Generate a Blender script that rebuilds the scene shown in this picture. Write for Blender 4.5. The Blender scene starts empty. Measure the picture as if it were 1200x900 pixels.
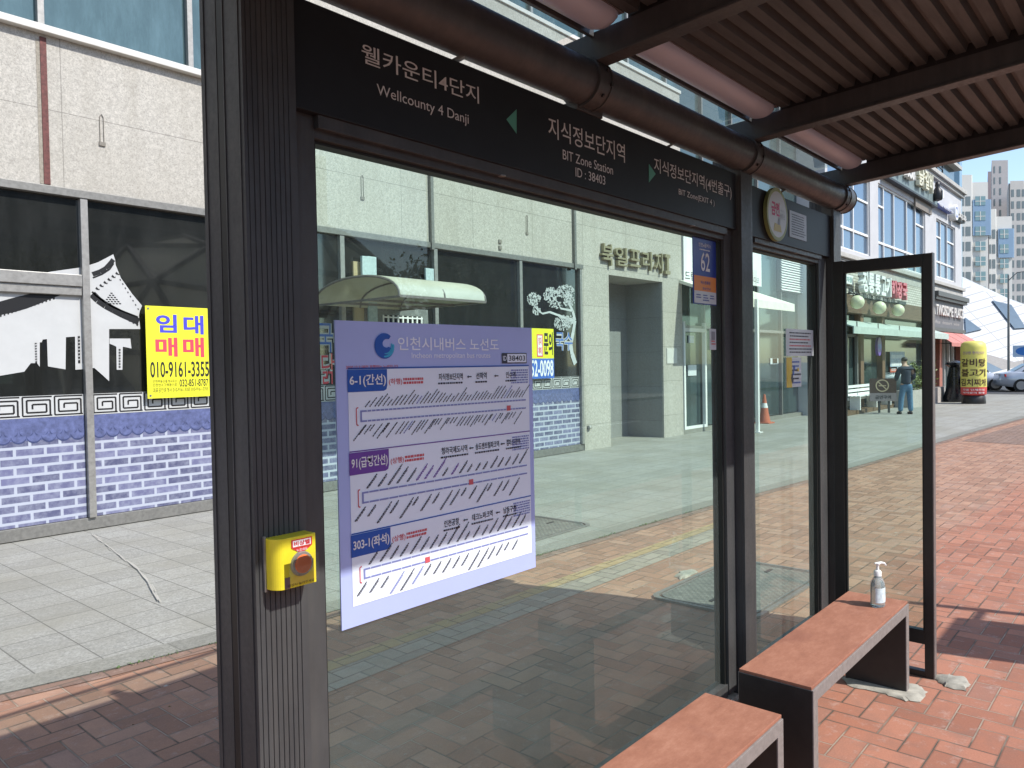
import bpy, bmesh, math, random
from mathutils import Vector, Matrix
from mathutils.geometry import tessellate_polygon
random.seed(7)
SC = bpy.context.scene
COL = SC.collection
R = math.radians

# ------------------------------------------------------------------ camera
F, H = 900.0, 1.58
VP = (1385.0, 415.0)
def _ray(px, py): return Vector(((px-600)/F, -(py-450)/F, 1.0))
XC = _ray(*VP).normalized()
ZC = Vector((-0.01799225, 0.99956942, -0.0231789)).normalized()
YC = ZC.cross(XC)
if YC.x > 0: YC = -YC
YC.normalize()
def _d(px, py):
    r = _ray(px, py); return Vector((r.dot(XC), r.dot(YC), r.dot(ZC)))
def WY(px, py, y):                       # point of the plane y = const (all facades and the shelter wall are such planes)
    r = _d(px, py); t = y/r.y; return (t*r.x, t*r.z+H)
def WX(px, py, x):
    r = _d(px, py); t = x/r.x; return (t*r.y, t*r.z+H)
def WZ(px, py, z=0.0):
    r = _d(px, py); t = (z-H)/r.z; return (t*r.x, t*r.y)
cd = bpy.data.cameras.new('camera'); cam = bpy.data.objects.new('camera', cd); COL.objects.link(cam)
cd.sensor_width = 36; cd.lens = 27.0; cd.clip_start = 0.05; cd.clip_end = 3000
M = Matrix(((XC.x, XC.y, -XC.z), (YC.x, YC.y, -YC.z), (ZC.x, ZC.y, -ZC.z))).to_4x4()
M.translation = (0, 0, H); cam.matrix_world = M
SC.camera = cam

# ------------------------------------------------------------------ node helpers
class N:
    def __init__(s, nt, sock): s.nt, s.s = nt, sock
    def _op(s, op, o=None, o2=None):
        n = s.nt.nodes.new('ShaderNodeMath'); n.operation = op
        s.nt.links.new(s.s, n.inputs[0])
        for i, v in ((1, o), (2, o2)):
            if v is None: continue
            if isinstance(v, N): s.nt.links.new(v.s, n.inputs[i])
            else: n.inputs[i].default_value = v
        return N(s.nt, n.outputs[0])
    def __add__(s, o): return s._op('ADD', o)
    def __sub__(s, o): return s._op('SUBTRACT', o)
    def __mul__(s, o): return s._op('MULTIPLY', o)
    def floor(s): return s._op('FLOOR')
    def lt(s, o): return s._op('LESS_THAN', o)
    def gt(s, o): return s._op('GREATER_THAN', o)
    def mn(s, o): return s._op('MINIMUM', o)
    def mx(s, o): return s._op('MAXIMUM', o)
    def eq(s, o): return s._op('COMPARE', o, 0.1)
    def ab(s): return s._op('ABSOLUTE')
    def mod(s, o): return s._op('FLOORED_MODULO', o)
class MT:
    def __init__(s, name):
        s.m = bpy.data.materials.new(name); s.m.use_nodes = True
        s.nt = s.m.node_tree; s.b = s.nt.nodes['Principled BSDF']; s.out = s.nt.nodes['Material Output']
    def new(s, t): return s.nt.nodes.new(t)
    def link(s, a, b): s.nt.links.new(a.s if isinstance(a, N) else a, b)
    def coord(s, scale=(1, 1, 1), swap=None):
        g = s.new('ShaderNodeNewGeometry')
        sep = s.new('ShaderNodeSeparateXYZ'); s.link(g.outputs['Position'], sep.inputs[0])
        return [N(s.nt, sep.outputs[i]) for i in range(3)]
    def vec(s, a, b, c=None):
        n = s.new('ShaderNodeCombineXYZ'); s.link(a, n.inputs[0]); s.link(b, n.inputs[1])
        if c is not None: s.link(c, n.inputs[2])
        return n.outputs[0]
    def noise(s, scale, detail=4, rough=.6, vec=None, stretch=None):
        n = s.new('ShaderNodeTexNoise'); n.inputs['Scale'].default_value = scale
        n.inputs['Detail'].default_value = detail; n.inputs['Roughness'].default_value = rough
        if vec is None: vec = s.new('ShaderNodeNewGeometry').outputs['Position']
        if stretch:
            mp = s.new('ShaderNodeMapping'); mp.inputs['Scale'].default_value = stretch
            s.link(vec, mp.inputs[0]); vec = mp.outputs[0]
        s.link(vec, n.inputs['Vector']); return N(s.nt, n.outputs[0])
    def ramp(s, fac, stops):
        n = s.new('ShaderNodeValToRGB'); el = n.color_ramp.elements
        while len(el) < len(stops): el.new(.5)
        for e, (p, c) in zip(el, stops): e.position = p; e.color = (*c, 1) if len(c) == 3 else c
        s.link(fac, n.inputs[0]); return n.outputs[0]
    def mix(s, fac, a, b, mode='MIX'):
        n = s.new('ShaderNodeMix'); n.data_type = 'RGBA'; n.blend_type = mode
        if isinstance(fac, (int, float)): n.inputs[0].default_value = fac
        else: s.link(fac, n.inputs[0])
        for v, i in ((a, 6), (b, 7)):
            if isinstance(v, tuple): n.inputs[i].default_value = (*v, 1)
            else: s.link(v, n.inputs[i])
        return n.outputs[2]
    def bump(s, h, strength=.3, dist=.01):
        n = s.new('ShaderNodeBump'); n.inputs['Strength'].default_value = strength; n.inputs['Distance'].default_value = dist
        s.link(h, n.inputs['Height']); s.link(n.outputs[0], s.b.inputs['Normal'])
    def set(s, **k):
        for a, v in k.items():
            nm = {'col': 'Base Color', 'rough': 'Roughness', 'metal': 'Metallic', 'spec': 'Specular IOR Level', 'coat': 'Coat Weight',
                  'trans': 'Transmission Weight', 'sub': 'Subsurface Weight', 'alpha': 'Alpha'}[a]
            if a == 'col' and isinstance(v, tuple): v = (*v, 1)
            if isinstance(v, (int, float, tuple)): s.b.inputs[nm].default_value = v
            else: s.link(v, s.b.inputs[nm])
        return s
def plain(name, col, rough=.5, metal=0., var=.12, scale=6., bump=0., spec=.5, stretch=None):
    t = MT(name); f = t.noise(scale, 5, .65, stretch=stretch)
    lo = tuple(c*(1-var) for c in col); hi = tuple(min(1, c*(1+var)) for c in col)
    t.set(col=t.ramp(f, [(.3, lo), (.7, hi)]), rough=rough, metal=metal, spec=spec)
    if bump: t.bump(t.noise(scale*12, 3), bump, .004)
    return t.m
def flat(name, col, rough=.5, metal=0.):
    t = MT(name); t.set(col=col, rough=rough, metal=metal); return t.m

# ---- surfaces
def m_steel():
    t = MT('dark_bronze_metal')
    f = t.noise(9, 6, .7, stretch=(1, 1, .35)); g = t.noise(60, 4, .7)
    c = t.ramp(f, [(.3, (.053, .055, .057)), (.7, (.081, .083, .083))])
    ws = t.noise(45, 5, .8); c = t.mix(t.ramp(ws, [(.66, (0, 0, 0)), (.74, (.35,)*3)]), c, (.16, .15, .14)); dr = t.noise(5, 4, .6, stretch=(3, 3, .12)); c = t.mix(t.ramp(dr, [(.5, (0, 0, 0)), (.8, (.35,)*3)]), c, (.14, .13, .115))
    t.set(col=c, rough=t.ramp(g, [(.3, (.34,)*3), (.75, (.60,)*3)]), metal=.12, spec=.4)
    t.bump(g, .05, .002); return t.m
def m_granite(name, base, joints=None, offx=0, offz=0, horizontal=False, stain=.25, jc=.45, speck=1.0):
    t = MT(name); x, y, z = t.coord()
    sp = t.noise(70, 3, .8); sp2 = t.noise(24, 3, .8); big = t.noise(.9, 5, .65)
    c = t.ramp(sp, [(.30, tuple(b*(1-.42*speck) for b in base)), (.5, base), (.70, tuple(min(.95, b*(1+.25*speck)) for b in base))])
    c = t.mix(t.ramp(sp2, [(.38, (.42*speck,)*3), (.58, (0, 0, 0))]), c, tuple(b*.55 for b in base))
    c = t.mix(t.ramp(big, [(.35, (stain,)*3), (.62, (0, 0, 0))]), c, tuple(b*k for b, k in zip(base, (.72, .70, .64))))
    if not horizontal:
        dr = t.noise(2.6, 6, .7, stretch=(2.2, 1, .16)); c = t.mix(t.ramp(dr, [(.47, (0, 0, 0)), (.75, (.40,)*3)]), c, tuple(b*k for b, k in zip(base, (.62, .60, .56))))
    if joints:
        w, h, th = joints
        u = (x + offx)*(1/w); v = ((y if horizontal else z) + offz)*(1/h)
        iu, iv = u.floor(), v.floor(); fu, fv = u-iu, v-iv
        du = (fu.mn((fu*-1)+1))*w; dv = (fv.mn((fv*-1)+1))*h
        dd = du.mn(dv)
        wn = t.new('ShaderNodeTexWhiteNoise'); wn.noise_dimensions = '2D'; t.link(t.vec(iu, iv), wn.inputs['Vector'])
        tile = N(t.nt, wn.outputs['Value'])
        c = t.mix(.55, c, t.mix(tile, (.5, .5, .49), (.62, .615, .60)), 'SOFT_LIGHT') if not horizontal else t.mix(.5, c, t.mix(tile, (.40, .40, .40), (.58, .575, .56)), 'SOFT_LIGHT')
        edge = dd.lt(th)
        c = t.mix(edge*jc, c, (.09, .085, .075))
        t.bump((edge*-1)+(sp*.3), .35, .004)
    else: t.bump(sp, .12, .003)
    t.set(col=c, rough=.72, spec=.35); return t.m
def m_brick(name, reds, mortar, w=.107, grime=.5):
    """block paving laid in herringbone, one formula over the world plane"""
    t = MT(name); x, y, z = t.coord()
    wob = t.noise(1.3, 2, .5); X = (x + wob*.02)*(1/w); Y = (y + wob*-.015)*(1/w)
    i, j = X.floor(), Y.floor(); fx, fy = X-i, Y-j
    k = (i-j).mod(4.0)
    k0, k1, k2, k3 = k.eq(0), k.eq(1), k.eq(2), k.eq(3)
    hor = k0+k1
    u = hor*(fx+k1) + ((hor*-1)+1)*(fy+k2)
    v = hor*fy + ((hor*-1)+1)*fx
    d = u.mn((u*-1)+2).mn(v).mn((v*-1)+1)*w
    bi, bj = i-k1, j-k2
    wn = t.new('ShaderNodeTexWhiteNoise'); wn.noise_dimensions = '3D'; t.link(t.vec(bi, bj, hor), wn.inputs['Vector'])
    rv = N(t.nt, wn.outputs['Value'])
    jt = t.noise(25, 3, .7)
    gap = (jt*.0038)+.0007
    edge = d.lt(gap)
    soft = d.lt(gap+.004)
    c = t.ramp(rv, [(0, reds[0]), (.35, reds[1]), (.7, reds[2]), (1, reds[3])])
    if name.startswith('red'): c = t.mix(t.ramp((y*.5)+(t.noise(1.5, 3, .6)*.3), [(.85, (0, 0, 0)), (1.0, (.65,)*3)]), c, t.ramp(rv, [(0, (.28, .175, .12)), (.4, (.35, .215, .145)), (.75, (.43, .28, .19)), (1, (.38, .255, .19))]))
    fine = t.noise(140, 4, .8); c = t.mix(.5, c, t.ramp(fine, [(.3, (.36,)*3), (.7, (.64,)*3)]), 'OVERLAY')
    mid = t.noise(7, 5, .7); c = t.mix(t.ramp(mid, [(.45, (0, 0, 0)), (.72, (grime,)*3)]), c, (.17, .12, .10))
    lime = t.noise(11, 6, .75); c = t.mix(t.ramp(lime, [(.55, (0, 0, 0)), (.75, (.6,)*3)]), c, (.50, .39, .34))
    c = t.mix(soft*.30, c, (.10, .06, .05))
    mm = t.noise(2.2, 3, .6)
    mc = t.mix(t.ramp(mm, [(.45, (0, 0, 0)), (.6, (1, 1, 1))]), mortar[0], mortar[1])
    c = t.mix(edge, c, mc)
    t.set(col=c, rough=.82, spec=.3)
    t.bump((edge*-1)+(soft*-.4)+(fine*.25)+(rv*.5), .6, .004); return t.m
def m_glass(name, tint=(.80, .90, .85), dust=.05, dustcol=(.62, .70, .66), ior=1.5, boost=1.0):
    t = MT(name); nt = t.nt; nt.nodes.remove(t.b)
    tr = t.new('ShaderNodeBsdfTransparent'); tr.inputs[0].default_value = (*tint, 1)
    gl = t.new('ShaderNodeBsdfGlossy'); gl.inputs['Roughness'].default_value = .012; gl.inputs[0].default_value = (.9, .97, .93, 1)
    df = t.new('ShaderNodeBsdfDiffuse'); df.inputs[0].default_value = (*dustcol, 1)
    fr = t.new('ShaderNodeFresnel'); fr.inputs[0].default_value = ior
    ff = N(nt, fr.outputs[0])*boost
    m1 = t.new('ShaderNodeMixShader'); t.link(ff.mn(1.0), m1.inputs[0]); t.link(tr.outputs[0], m1.inputs[1]); t.link(gl.outputs[0], m1.inputs[2])
    n1 = t.noise(2.5, 5, .7); n2 = t.noise(90, 2, .6)
    dd = t.ramp(n1, [(.3, (dust*.6,)*3), (.75, (dust*1.4,)*3)])
    m2 = t.new('ShaderNodeMixShader'); t.link(dd, m2.inputs[0]); t.link(m1.outputs[0], m2.inputs[1]); t.link(df.outputs[0], m2.inputs[2])
    t.link(m2.outputs[0], t.out.inputs[0]); return t.m

STEEL = m_steel()
STEEL_LT = plain('weathered_grey_brown_metal', (.20, .18, .17), .45, .3, .15, 30)
BLACK = plain('black_paint', (.014, .013, .013), .45, 0, .2, 20)
RUBBER = flat('black_gasket', (.012, .013, .012), .6)
DECK = plain('brown_corrugated_sheet', (.074, .077, .075), .6, .1, .28, 14, .15, stretch=(.3, 2, 2))
LAMP = plain('frosted_lilac_cover', (.50, .55, .66), .38, 0, .05, 4)
HEAD = plain('charcoal_sign_plate', (.017, .019, .022), .5, 0, .15, 5, spec=.3)
GRANITE = m_granite('speckled_granite_cladding', (.475, .45, .405), (1.447, .735, .0045), offx=-2.85+1.447*4, offz=-3.41)
SLAB = m_granite('granite_paving_slab', (.36, .355, .325), (.317, .317, .0038), offx=-.085, offz=-.095, horizontal=True, stain=.75, jc=.75)
KERB = m_granite('kerb_granite', (.27, .265, .235), (1.0, 5.0, .004), horizontal=True, stain=.6)
NICHE = m_granite('grey_polished_granite', (.26, .265, .26), (1.02, .735, .004), offx=-12.36, offz=-3.3, speck=.6)
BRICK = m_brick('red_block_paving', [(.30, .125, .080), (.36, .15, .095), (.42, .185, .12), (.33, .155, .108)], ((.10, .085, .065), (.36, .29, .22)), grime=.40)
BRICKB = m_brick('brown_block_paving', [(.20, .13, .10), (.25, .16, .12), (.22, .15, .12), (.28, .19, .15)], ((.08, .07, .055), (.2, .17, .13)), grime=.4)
YELB = m_brick('yellow_block_row', [(.36, .26, .13), (.43, .30, .15), (.34, .25, .14), (.40, .29, .16)], ((.1, .085, .06), (.2, .17, .12)), grime=.3)
GREYB = m_brick('grey_block_row', [(.29, .25, .195), (.36, .315, .255), (.26, .23, .19), (.33, .29, .235)], ((.08, .08, .07), (.2, .19, .17)), grime=.3)
ASPH = plain('asphalt', (.055, .055, .057), .85, 0, .25, 30, .3)
CONC = plain('rough_concrete', (.37, .345, .29), .9, 0, .25, 18, .5)
WHITE = plain('white_paint', (.78, .78, .76), .5, 0, .05, 8)
GLASS = m_glass('shelter_glass', (.77, .955, .86), .055, boost=1.0)
GLASS2 = m_glass('roof_glass', (.76, .88, .88), .08, (.6, .7, .72))
GLASS3 = m_glass('side_panel_glass', (.77, .945, .86), .03)
def m_window(name, col, metal=0., rough=.04, spec=.6, grime=.35):
    t = MT(name); f = t.noise(3.5, 6, .75, stretch=(1.5, 1, .35)); g = t.noise(70, 2, .7)
    c = t.mix(t.ramp(f, [(.42, (0, 0, 0)), (.75, (grime,)*3)]), col, tuple(min(1, c*2.2+.025) for c in col))
    t.set(col=c, rough=t.ramp(f, [(.3, (rough,)*3), (.8, (rough+.10,)*3)]), metal=metal, spec=spec)
    if metal == 0: t.set(coat=1.0); t.b.inputs['Coat Roughness'].default_value = .02
    return t.m
DARKWIN = m_window('dark_shop_window', (.014, .015, .014), grime=.28, rough=.02)
TEALWIN = m_window('teal_reflective_window', (.10, .155, .155), .55, .08)
BLUEWIN = m_window('blue_reflective_window', (.13, .20, .29), .55, .09, grime=.1)
CURTWIN = m_window('dark_green_curtain_glass', (.075, .115, .115), .45, .05, grime=.1)
ALU = plain('weathered_aluminium', (.33, .32, .30), .45, .5, .18, 25)
ALUD = plain('grey_aluminium', (.22, .215, .20), .5, .4, .2, 25)
LEDGE = plain('painted_ledge', (.62, .60, .56), .6, 0, .08, 12)
VINW = plain('white_vinyl', (.50, .505, .50), .45, 0, .05, 5)
VINB = plain('black_vinyl', (.012, .012, .013), .4, 0, .1, 5)
RUST = plain('rusty_paint', (.13, .042, .036), .7, 0, .4, 30)

# ------------------------------------------------------------------ mesh builder
class MB:
    def __init__(s): s.v, s.f, s.mi = [], [], []
    def add(s, vs, fs, mi=0):
        o = len(s.v); s.v += [tuple(v) for v in vs]; s.f += [tuple(i+o for i in f) for f in fs]; s.mi += [mi]*len(fs); return s
    def box(s, x0, x1, y0, y1, z0, z1, mi=0):
        if x0 > x1: x0, x1 = x1, x0
        if y0 > y1: y0, y1 = y1, y0
        if z0 > z1: z0, z1 = z1, z0
        vs = [(x0,y0,z0),(x1,y0,z0),(x1,y1,z0),(x0,y1,z0),(x0,y0,z1),(x1,y0,z1),(x1,y1,z1),(x0,y1,z1)]
        return s.add(vs, [(0,3,2,1),(4,5,6,7),(0,1,5,4),(1,2,6,5),(2,3,7,6),(3,0,4,7)], mi)
    def bar(s, a, b, w, h=None, mi=0, up=(0,0,1)):
        a, b = Vector(a), Vector(b); h = h or w; d = (b-a).normalized(); u = Vector(up)
        if abs(d.dot(u)) > .98: u = Vector((0,1,0))
        r = d.cross(u).normalized()*w/2; u = r.cross(d).normalized()*h/2
        vs = [a-r-u,a+r-u,a+r+u,a-r+u,b-r-u,b+r-u,b+r+u,b-r+u]
        return s.add(vs, [(0,1,2,3),(7,6,5,4),(0,4,5,1),(1,5,6,2),(2,6,7,3),(3,7,4,0)], mi)
    def tube(s, pts, r, n=12, mi=0, cap=True):
        pts = [Vector(p) for p in pts]; rs = r if isinstance(r, (list, tuple)) else [r]*len(pts)
        vs, fs = [], []; pu = None
        for k, p in enumerate(pts):
            d = (pts[min(k+1, len(pts)-1)]-pts[max(k-1, 0)]).normalized()
            if pu is None: pu = Vector((0,0,1)) if abs(d.z) < .9 else Vector((0,1,0))
            a = d.cross(pu).normalized(); b = a.cross(d).normalized(); pu = b
            for q in range(n):
                t = 2*math.pi*q/n; vs.append(p+(a*math.cos(t)+b*math.sin(t))*rs[k])
        for k in range(len(pts)-1):
            for q in range(n):
                fs.append((k*n+q, k*n+(q+1)%n, (k+1)*n+(q+1)%n, (k+1)*n+q))
        if cap: fs += [tuple(range(n))[::-1], tuple(range((len(pts)-1)*n, len(pts)*n))]
        return s.add(vs, fs, mi)
    def lathe(s, c, prof, n=20, mi=0):
        vs, fs = [], []
        for (r, z) in prof:
            for q in range(n): t = 2*math.pi*q/n; vs.append((c[0]+r*math.cos(t), c[1]+r*math.sin(t), c[2]+z))
        for k in range(len(prof)-1):
            for q in range(n): fs.append((k*n+q, k*n+(q+1)%n, (k+1)*n+(q+1)%n, (k+1)*n+q))
        fs += [tuple(range(n))[::-1], tuple(range((len(prof)-1)*n, len(prof)*n))]
        return s.add(vs, fs, mi)
    def face(s, pts, y, mi=0, depth=0.):              # polygon (x,z) lying in a plane y=const, facing the street
        t = tessellate_polygon([[Vector((p[0], p[1], 0)) for p in pts]])
        vs = [(p[0], y, p[1]) for p in pts]; fs = []
        for a, b, c in t:
            ax = (pts[b][0]-pts[a][0])*(pts[c][1]-pts[a][1])-(pts[c][0]-pts[a][0])*(pts[b][1]-pts[a][1])
            fs.append((a, b, c) if ax > 0 else (a, c, b))
        s.add(vs, fs, mi)
        if depth:
            n = len(pts); area = sum(pts[i][0]*pts[(i+1)%n][1]-pts[(i+1)%n][0]*pts[i][1] for i in range(n))
            vs2 = vs+[(p[0], y+depth, p[1]) for p in pts]
            s.add(vs2, [((i, (i+1)%n, n+(i+1)%n, n+i) if area < 0 else (i, n+i, n+(i+1)%n, (i+1)%n)) for i in range(n)]
                  + [tuple(n+q for q in f[::-1]) for f in fs], mi)
        return s
    def rect(s, x0, x1, z0, z1, y, mi=0): return s.face([(x0,z0),(x1,z0),(x1,z1),(x0,z1)], y, mi)
    def disc(s, x, z, r, y, mi=0, n=36, r0=0.):
        if not r0: return s.face([(x+r*math.cos(2*math.pi*q/n), z+r*math.sin(2*math.pi*q/n)) for q in range(n)], y, mi)
        vs = []
        for rr in (r0, r): vs += [(x+rr*math.cos(2*math.pi*q/n), y, z+rr*math.sin(2*math.pi*q/n)) for q in range(n)]
        return s.add(vs, [(q, n+q, n+(q+1)%n, (q+1)%n) for q in range(n)], mi)
    def line(s, a, b, w, y, mi=0):
        a, b = Vector(a), Vector(b); n = (b-a).normalized(); n = Vector((-n.y, n.x))*w/2
        return s.face([tuple(a-n), tuple(b-n), tuple(b+n), tuple(a+n)], y, mi)
    def prismx(s, prof, x0, x1, mi=0):                # (y,z) outline extruded along x
        n = len(prof); vs = [(x0, p[0], p[1]) for p in prof]+[(x1, p[0], p[1]) for p in prof]
        return s.add(vs, [tuple(range(n)), tuple(range(n, 2*n))[::-1]]+[(i, n+i, n+(i+1)%n, (i+1)%n) for i in range(n)], mi)
    def build(s, name, mats, parent=None, smooth=False, bevel=0., seg=2):
        if not isinstance(mats, (list, tuple)): mats = [mats]
        off = Vector((0, 0, 0)); p = parent
        while p is not None: off += p.location; p = p.parent
        me = bpy.data.meshes.new(name); me.from_pydata([tuple(Vector(v)-off) for v in s.v], [], s.f)
        for m in mats: me.materials.append(m)
        me.polygons.foreach_set('material_index', s.mi)
        bm = bmesh.new(); bm.from_mesh(me)
        if bevel:
            bmesh.ops.remove_doubles(bm, verts=bm.verts, dist=1e-5)
            es = [e for e in bm.edges if len(e.link_faces) == 2 and e.calc_face_angle(0) > R(35)]
            bmesh.ops.bevel(bm, geom=es, offset=bevel, segments=seg, affect='EDGES', profile=.6, clamp_overlap=True)
        if s.solid: bmesh.ops.recalc_face_normals(bm, faces=bm.faces)
        bm.to_mesh(me); bm.free()
        if smooth:
            me.polygons.foreach_set('use_smooth', [True]*len(me.polygons))
            try: me.set_sharp_from_angle(angle=R(smooth if smooth > 1 else 40))
            except Exception: pass
        o = bpy.data.objects.new(name, me); COL.objects.link(o); o.parent = parent
        return o
    solid = False
class SB(MB): solid = True

def tag(o, label=None, cat=None, group=None, kind=None):
    if label: o['label'] = label
    if cat: o['category'] = cat
    if group: o['group'] = group
    if kind: o['kind'] = kind
    return o
def thing(name, label, cat, loc=(0, 0, 0), group=None):
    o = bpy.data.objects.new(name, None); o.empty_display_size = .1; COL.objects.link(o); o.location = loc
    return tag(o, label, cat, group)
def dup(o, parent=None):
    c = o.copy(); COL.objects.link(c); c.parent = parent
    for ch in [q for q in bpy.data.objects if q.parent == o]: dup(ch, c)
    return c

# ------------------------------------------------------------------ lettering
_tc = {}
def tmesh(s, off=0., ext=0.):
    k = (s, off, ext)
    if k not in _tc:
        c = bpy.data.curves.new('lettering', 'FONT'); c.body = s; c.size = 1; c.offset = off; c.extrude = ext; c.resolution_u = 3
        o = bpy.data.objects.new('lettering', c); COL.objects.link(o); bpy.context.view_layer.update()
        me = bpy.data.meshes.new_from_object(o.evaluated_get(bpy.context.evaluated_depsgraph_get()))
        _tc[k] = ([tuple(v.co) for v in me.vertices], [tuple(p.vertices) for p in me.polygons])
        bpy.data.objects.remove(o); bpy.data.curves.remove(c); bpy.data.meshes.remove(me)
    return _tc[k]
def text(mb, s, x0, x1, z0, z1, y, mi=0, off=0., ext=0., ang=0.):
    vs, fs = tmesh(s, off, 1.0 if ext else 0.)
    if not vs: return
    a0, a1 = min(v[0] for v in vs), max(v[0] for v in vs); b0, b1 = min(v[1] for v in vs), max(v[1] for v in vs)
    sx, sz = (x1-x0)/(a1-a0), (z1-z0)/(b1-b0)
    mb.add([(x0+(v[0]-a0)*sx, y-v[2]*ext, z0+(v[1]-b0)*sz) for v in vs], fs, mi)
def textpx(mb, s, y, lt, rb, mi=0, off=0., ext=0., yy=None):
    x0, z1 = WY(*lt, y); x1, z0 = WY(*rb, y); text(mb, s, x0, x1, z0, z1, y if yy is None else yy, mi, off, ext)

# ------------------------------------------------------------------ world and sun
w = bpy.data.worlds.new('World'); SC.world = w; w.use_nodes = True
nt = w.node_tree; bg = nt.nodes['Background']; sky = nt.nodes.new('ShaderNodeTexSky'); sky.sky_type = 'NISHITA'; sky.sun_disc = False
SUN = Vector((.24, -.887, 1.0)).normalized()
sky.sun_elevation = math.asin(SUN.z); sky.sun_rotation = math.atan2(SUN.x, SUN.y); sky.air_density = 1.0; sky.dust_density = 0.6; sky.ozone_density = 1.0
nt.links.new(sky.outputs[0], bg.inputs[0]); bg.inputs[1].default_value = .15
sl = bpy.data.lights.new('sun', 'SUN'); sl.energy = 3.4; sl.angle = R(.5); sl.color = (1, .965, .905)
so = bpy.data.objects.new('sun', sl); COL.objects.link(so); so.rotation_euler = (-SUN).to_track_quat('-Z', 'Y').to_euler(); so.location = (3, -8, 12)
SC.view_settings.view_transform = 'Standard'; SC.view_settings.look = 'None'; SC.view_settings.exposure = 0.68; SC.view_settings.gamma = 1
SC.cycles.max_bounces = 8; SC.cycles.transparent_max_bounces = 12; SC.cycles.caustics_reflective = False; SC.cycles.caustics_refractive = False
SC.cycles.sample_clamp_indirect = 6

# ------------------------------------------------------------------ ground
def sheet(name, pts, z, m, kind='structure'):
    b = MB(); t = tessellate_polygon([[Vector((p[0], p[1], 0)) for p in pts]]); fs = []
    for a, bb, c in t:
        ax = (pts[bb][0]-pts[a][0])*(pts[c][1]-pts[a][1])-(pts[c][0]-pts[a][0])*(pts[bb][1]-pts[a][1])
        fs.append((a, bb, c) if ax > 0 else (a, c, bb))
    b.add([(p[0], p[1], z) for p in pts], fs); o = b.build(name, m); tag(o, kind=kind); return o
BND = [(-14, 6.6), (-3, 5.0), (1.151, 4.396), (1.606, 4.30), (2.172, 4.228), (3.5, 4.12), (4.851, 4.033), (5.759, 3.99), (7.824, 3.90), (10.487, 3.71), (13, 3.58), (16.64, 3.42), (19.58, 3.30), (23.62, 3.07), (30, 2.6), (38.5, 1.8)]
def shift(pts, d): return [(p[0], p[1]+d) for p in pts]
GRD = plain('far_ground', (.28, .27, .25), .9, 0, .2, 2)
sheet('ground', [(-500, -700), (900, -700), (900, 700), (-500, 700)], -.16, GRD)
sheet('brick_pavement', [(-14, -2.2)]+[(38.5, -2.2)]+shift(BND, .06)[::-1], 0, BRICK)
# granite terrace towards the shops
sheet('granite_path', BND+[(38.5, 9.5), (-14, 9.5)], .004, SLAB)
sheet('kerb_edging', BND+shift(BND, .19)[::-1], .008, KERB)
sheet('edging_brick_row', shift(BND, -.10)+shift(BND, -.004)[::-1], .004, BRICKB)
b = MB().box(-14, 38.5, -2.4, -2.2, -.15, .006).box(38.3, 38.5, -2.2, 9.5, -.15, .012); tag(b.build('road_kerb', KERB), kind='structure')
sheet('road', [(-60, -16), (120, -16), (120, -2.4), (-60, -2.4)], -.14, ASPH)
sheet('side_road', [(38.5, -2.4), (62, -2.4), (62, 60), (38.5, 60)], -.136, ASPH)
sheet('opposite_pavement', [(-60, -24), (120, -24), (120, -16), (-60, -16)], -.02, SLAB)
for nm, y0, y1, m in (('yellow_paving_row', 3.36, 3.47, YELB), ('grey_paving_row', 3.14, 3.355, GREYB)):
    sheet(nm, [(2.12, y0), (7.2, y0), (7.2, y1), (2.12, y1)], .004, m)
sheet('painted_shade_paving', [(15.6, -2.2), (38.4, -2.2), (38.4, 1.2), (30, 2.2), (23.6, 2.66), (19.5, 2.98), (16.6, 3.16)], .004, BRICKB)  # brown blocks stand in for shade, painted over the far bricks
b = MB()
for k in range(9): b.add([(-20+k*9, -9.2, -.136), (-16+k*9, -9.2, -.136), (-16+k*9, -9.05, -.136), (-20+k*9, -9.05, -.136)], [(0, 1, 2, 3)])
tag(b.build('road_markings', WHITE), kind='structure')
# worn white scrape marks on the slabs
b = MB()
_sz = [.0095]
def streak(pts, w):
    for a, c in zip(pts, pts[1:]):
        a, c = Vector(a), Vector(c); n = (c-a).normalized(); n = Vector((-n.y, n.x))*w/2
        _sz[0] += .00012; z = _sz[0]; b.add([(*(a-n), z), (*(c-n), z), (*(c+n), z), (*(a+n), z)], [(0, 1, 2, 3)])
rs_ = random.Random(11); cv = [WZ(108, 627), WZ(122, 638), WZ(140, 652), WZ(160, 667), WZ(174, 684), WZ(184, 702)]
for a, c in zip(cv, cv[1:]):
    for k in range(14):
        u = rs_.random(); p = (a[0]+(c[0]-a[0])*u+rs_.gauss(0, .005), a[1]+(c[1]-a[1])*u+rs_.gauss(0, .005)); l = rs_.uniform(.10, .22)
        dv = Vector((c[0]-a[0], c[1]-a[1])).normalized()*l; streak([p, (p[0]+dv.x, p[1]+dv.y)], rs_.uniform(.003, .008))
SCR = MT('pale_scrape_mark'); SCR.set(col=(.44, .42, .375), rough=.9); tag(b.build('scrape_mark', SCR.m), kind='structure')
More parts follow.
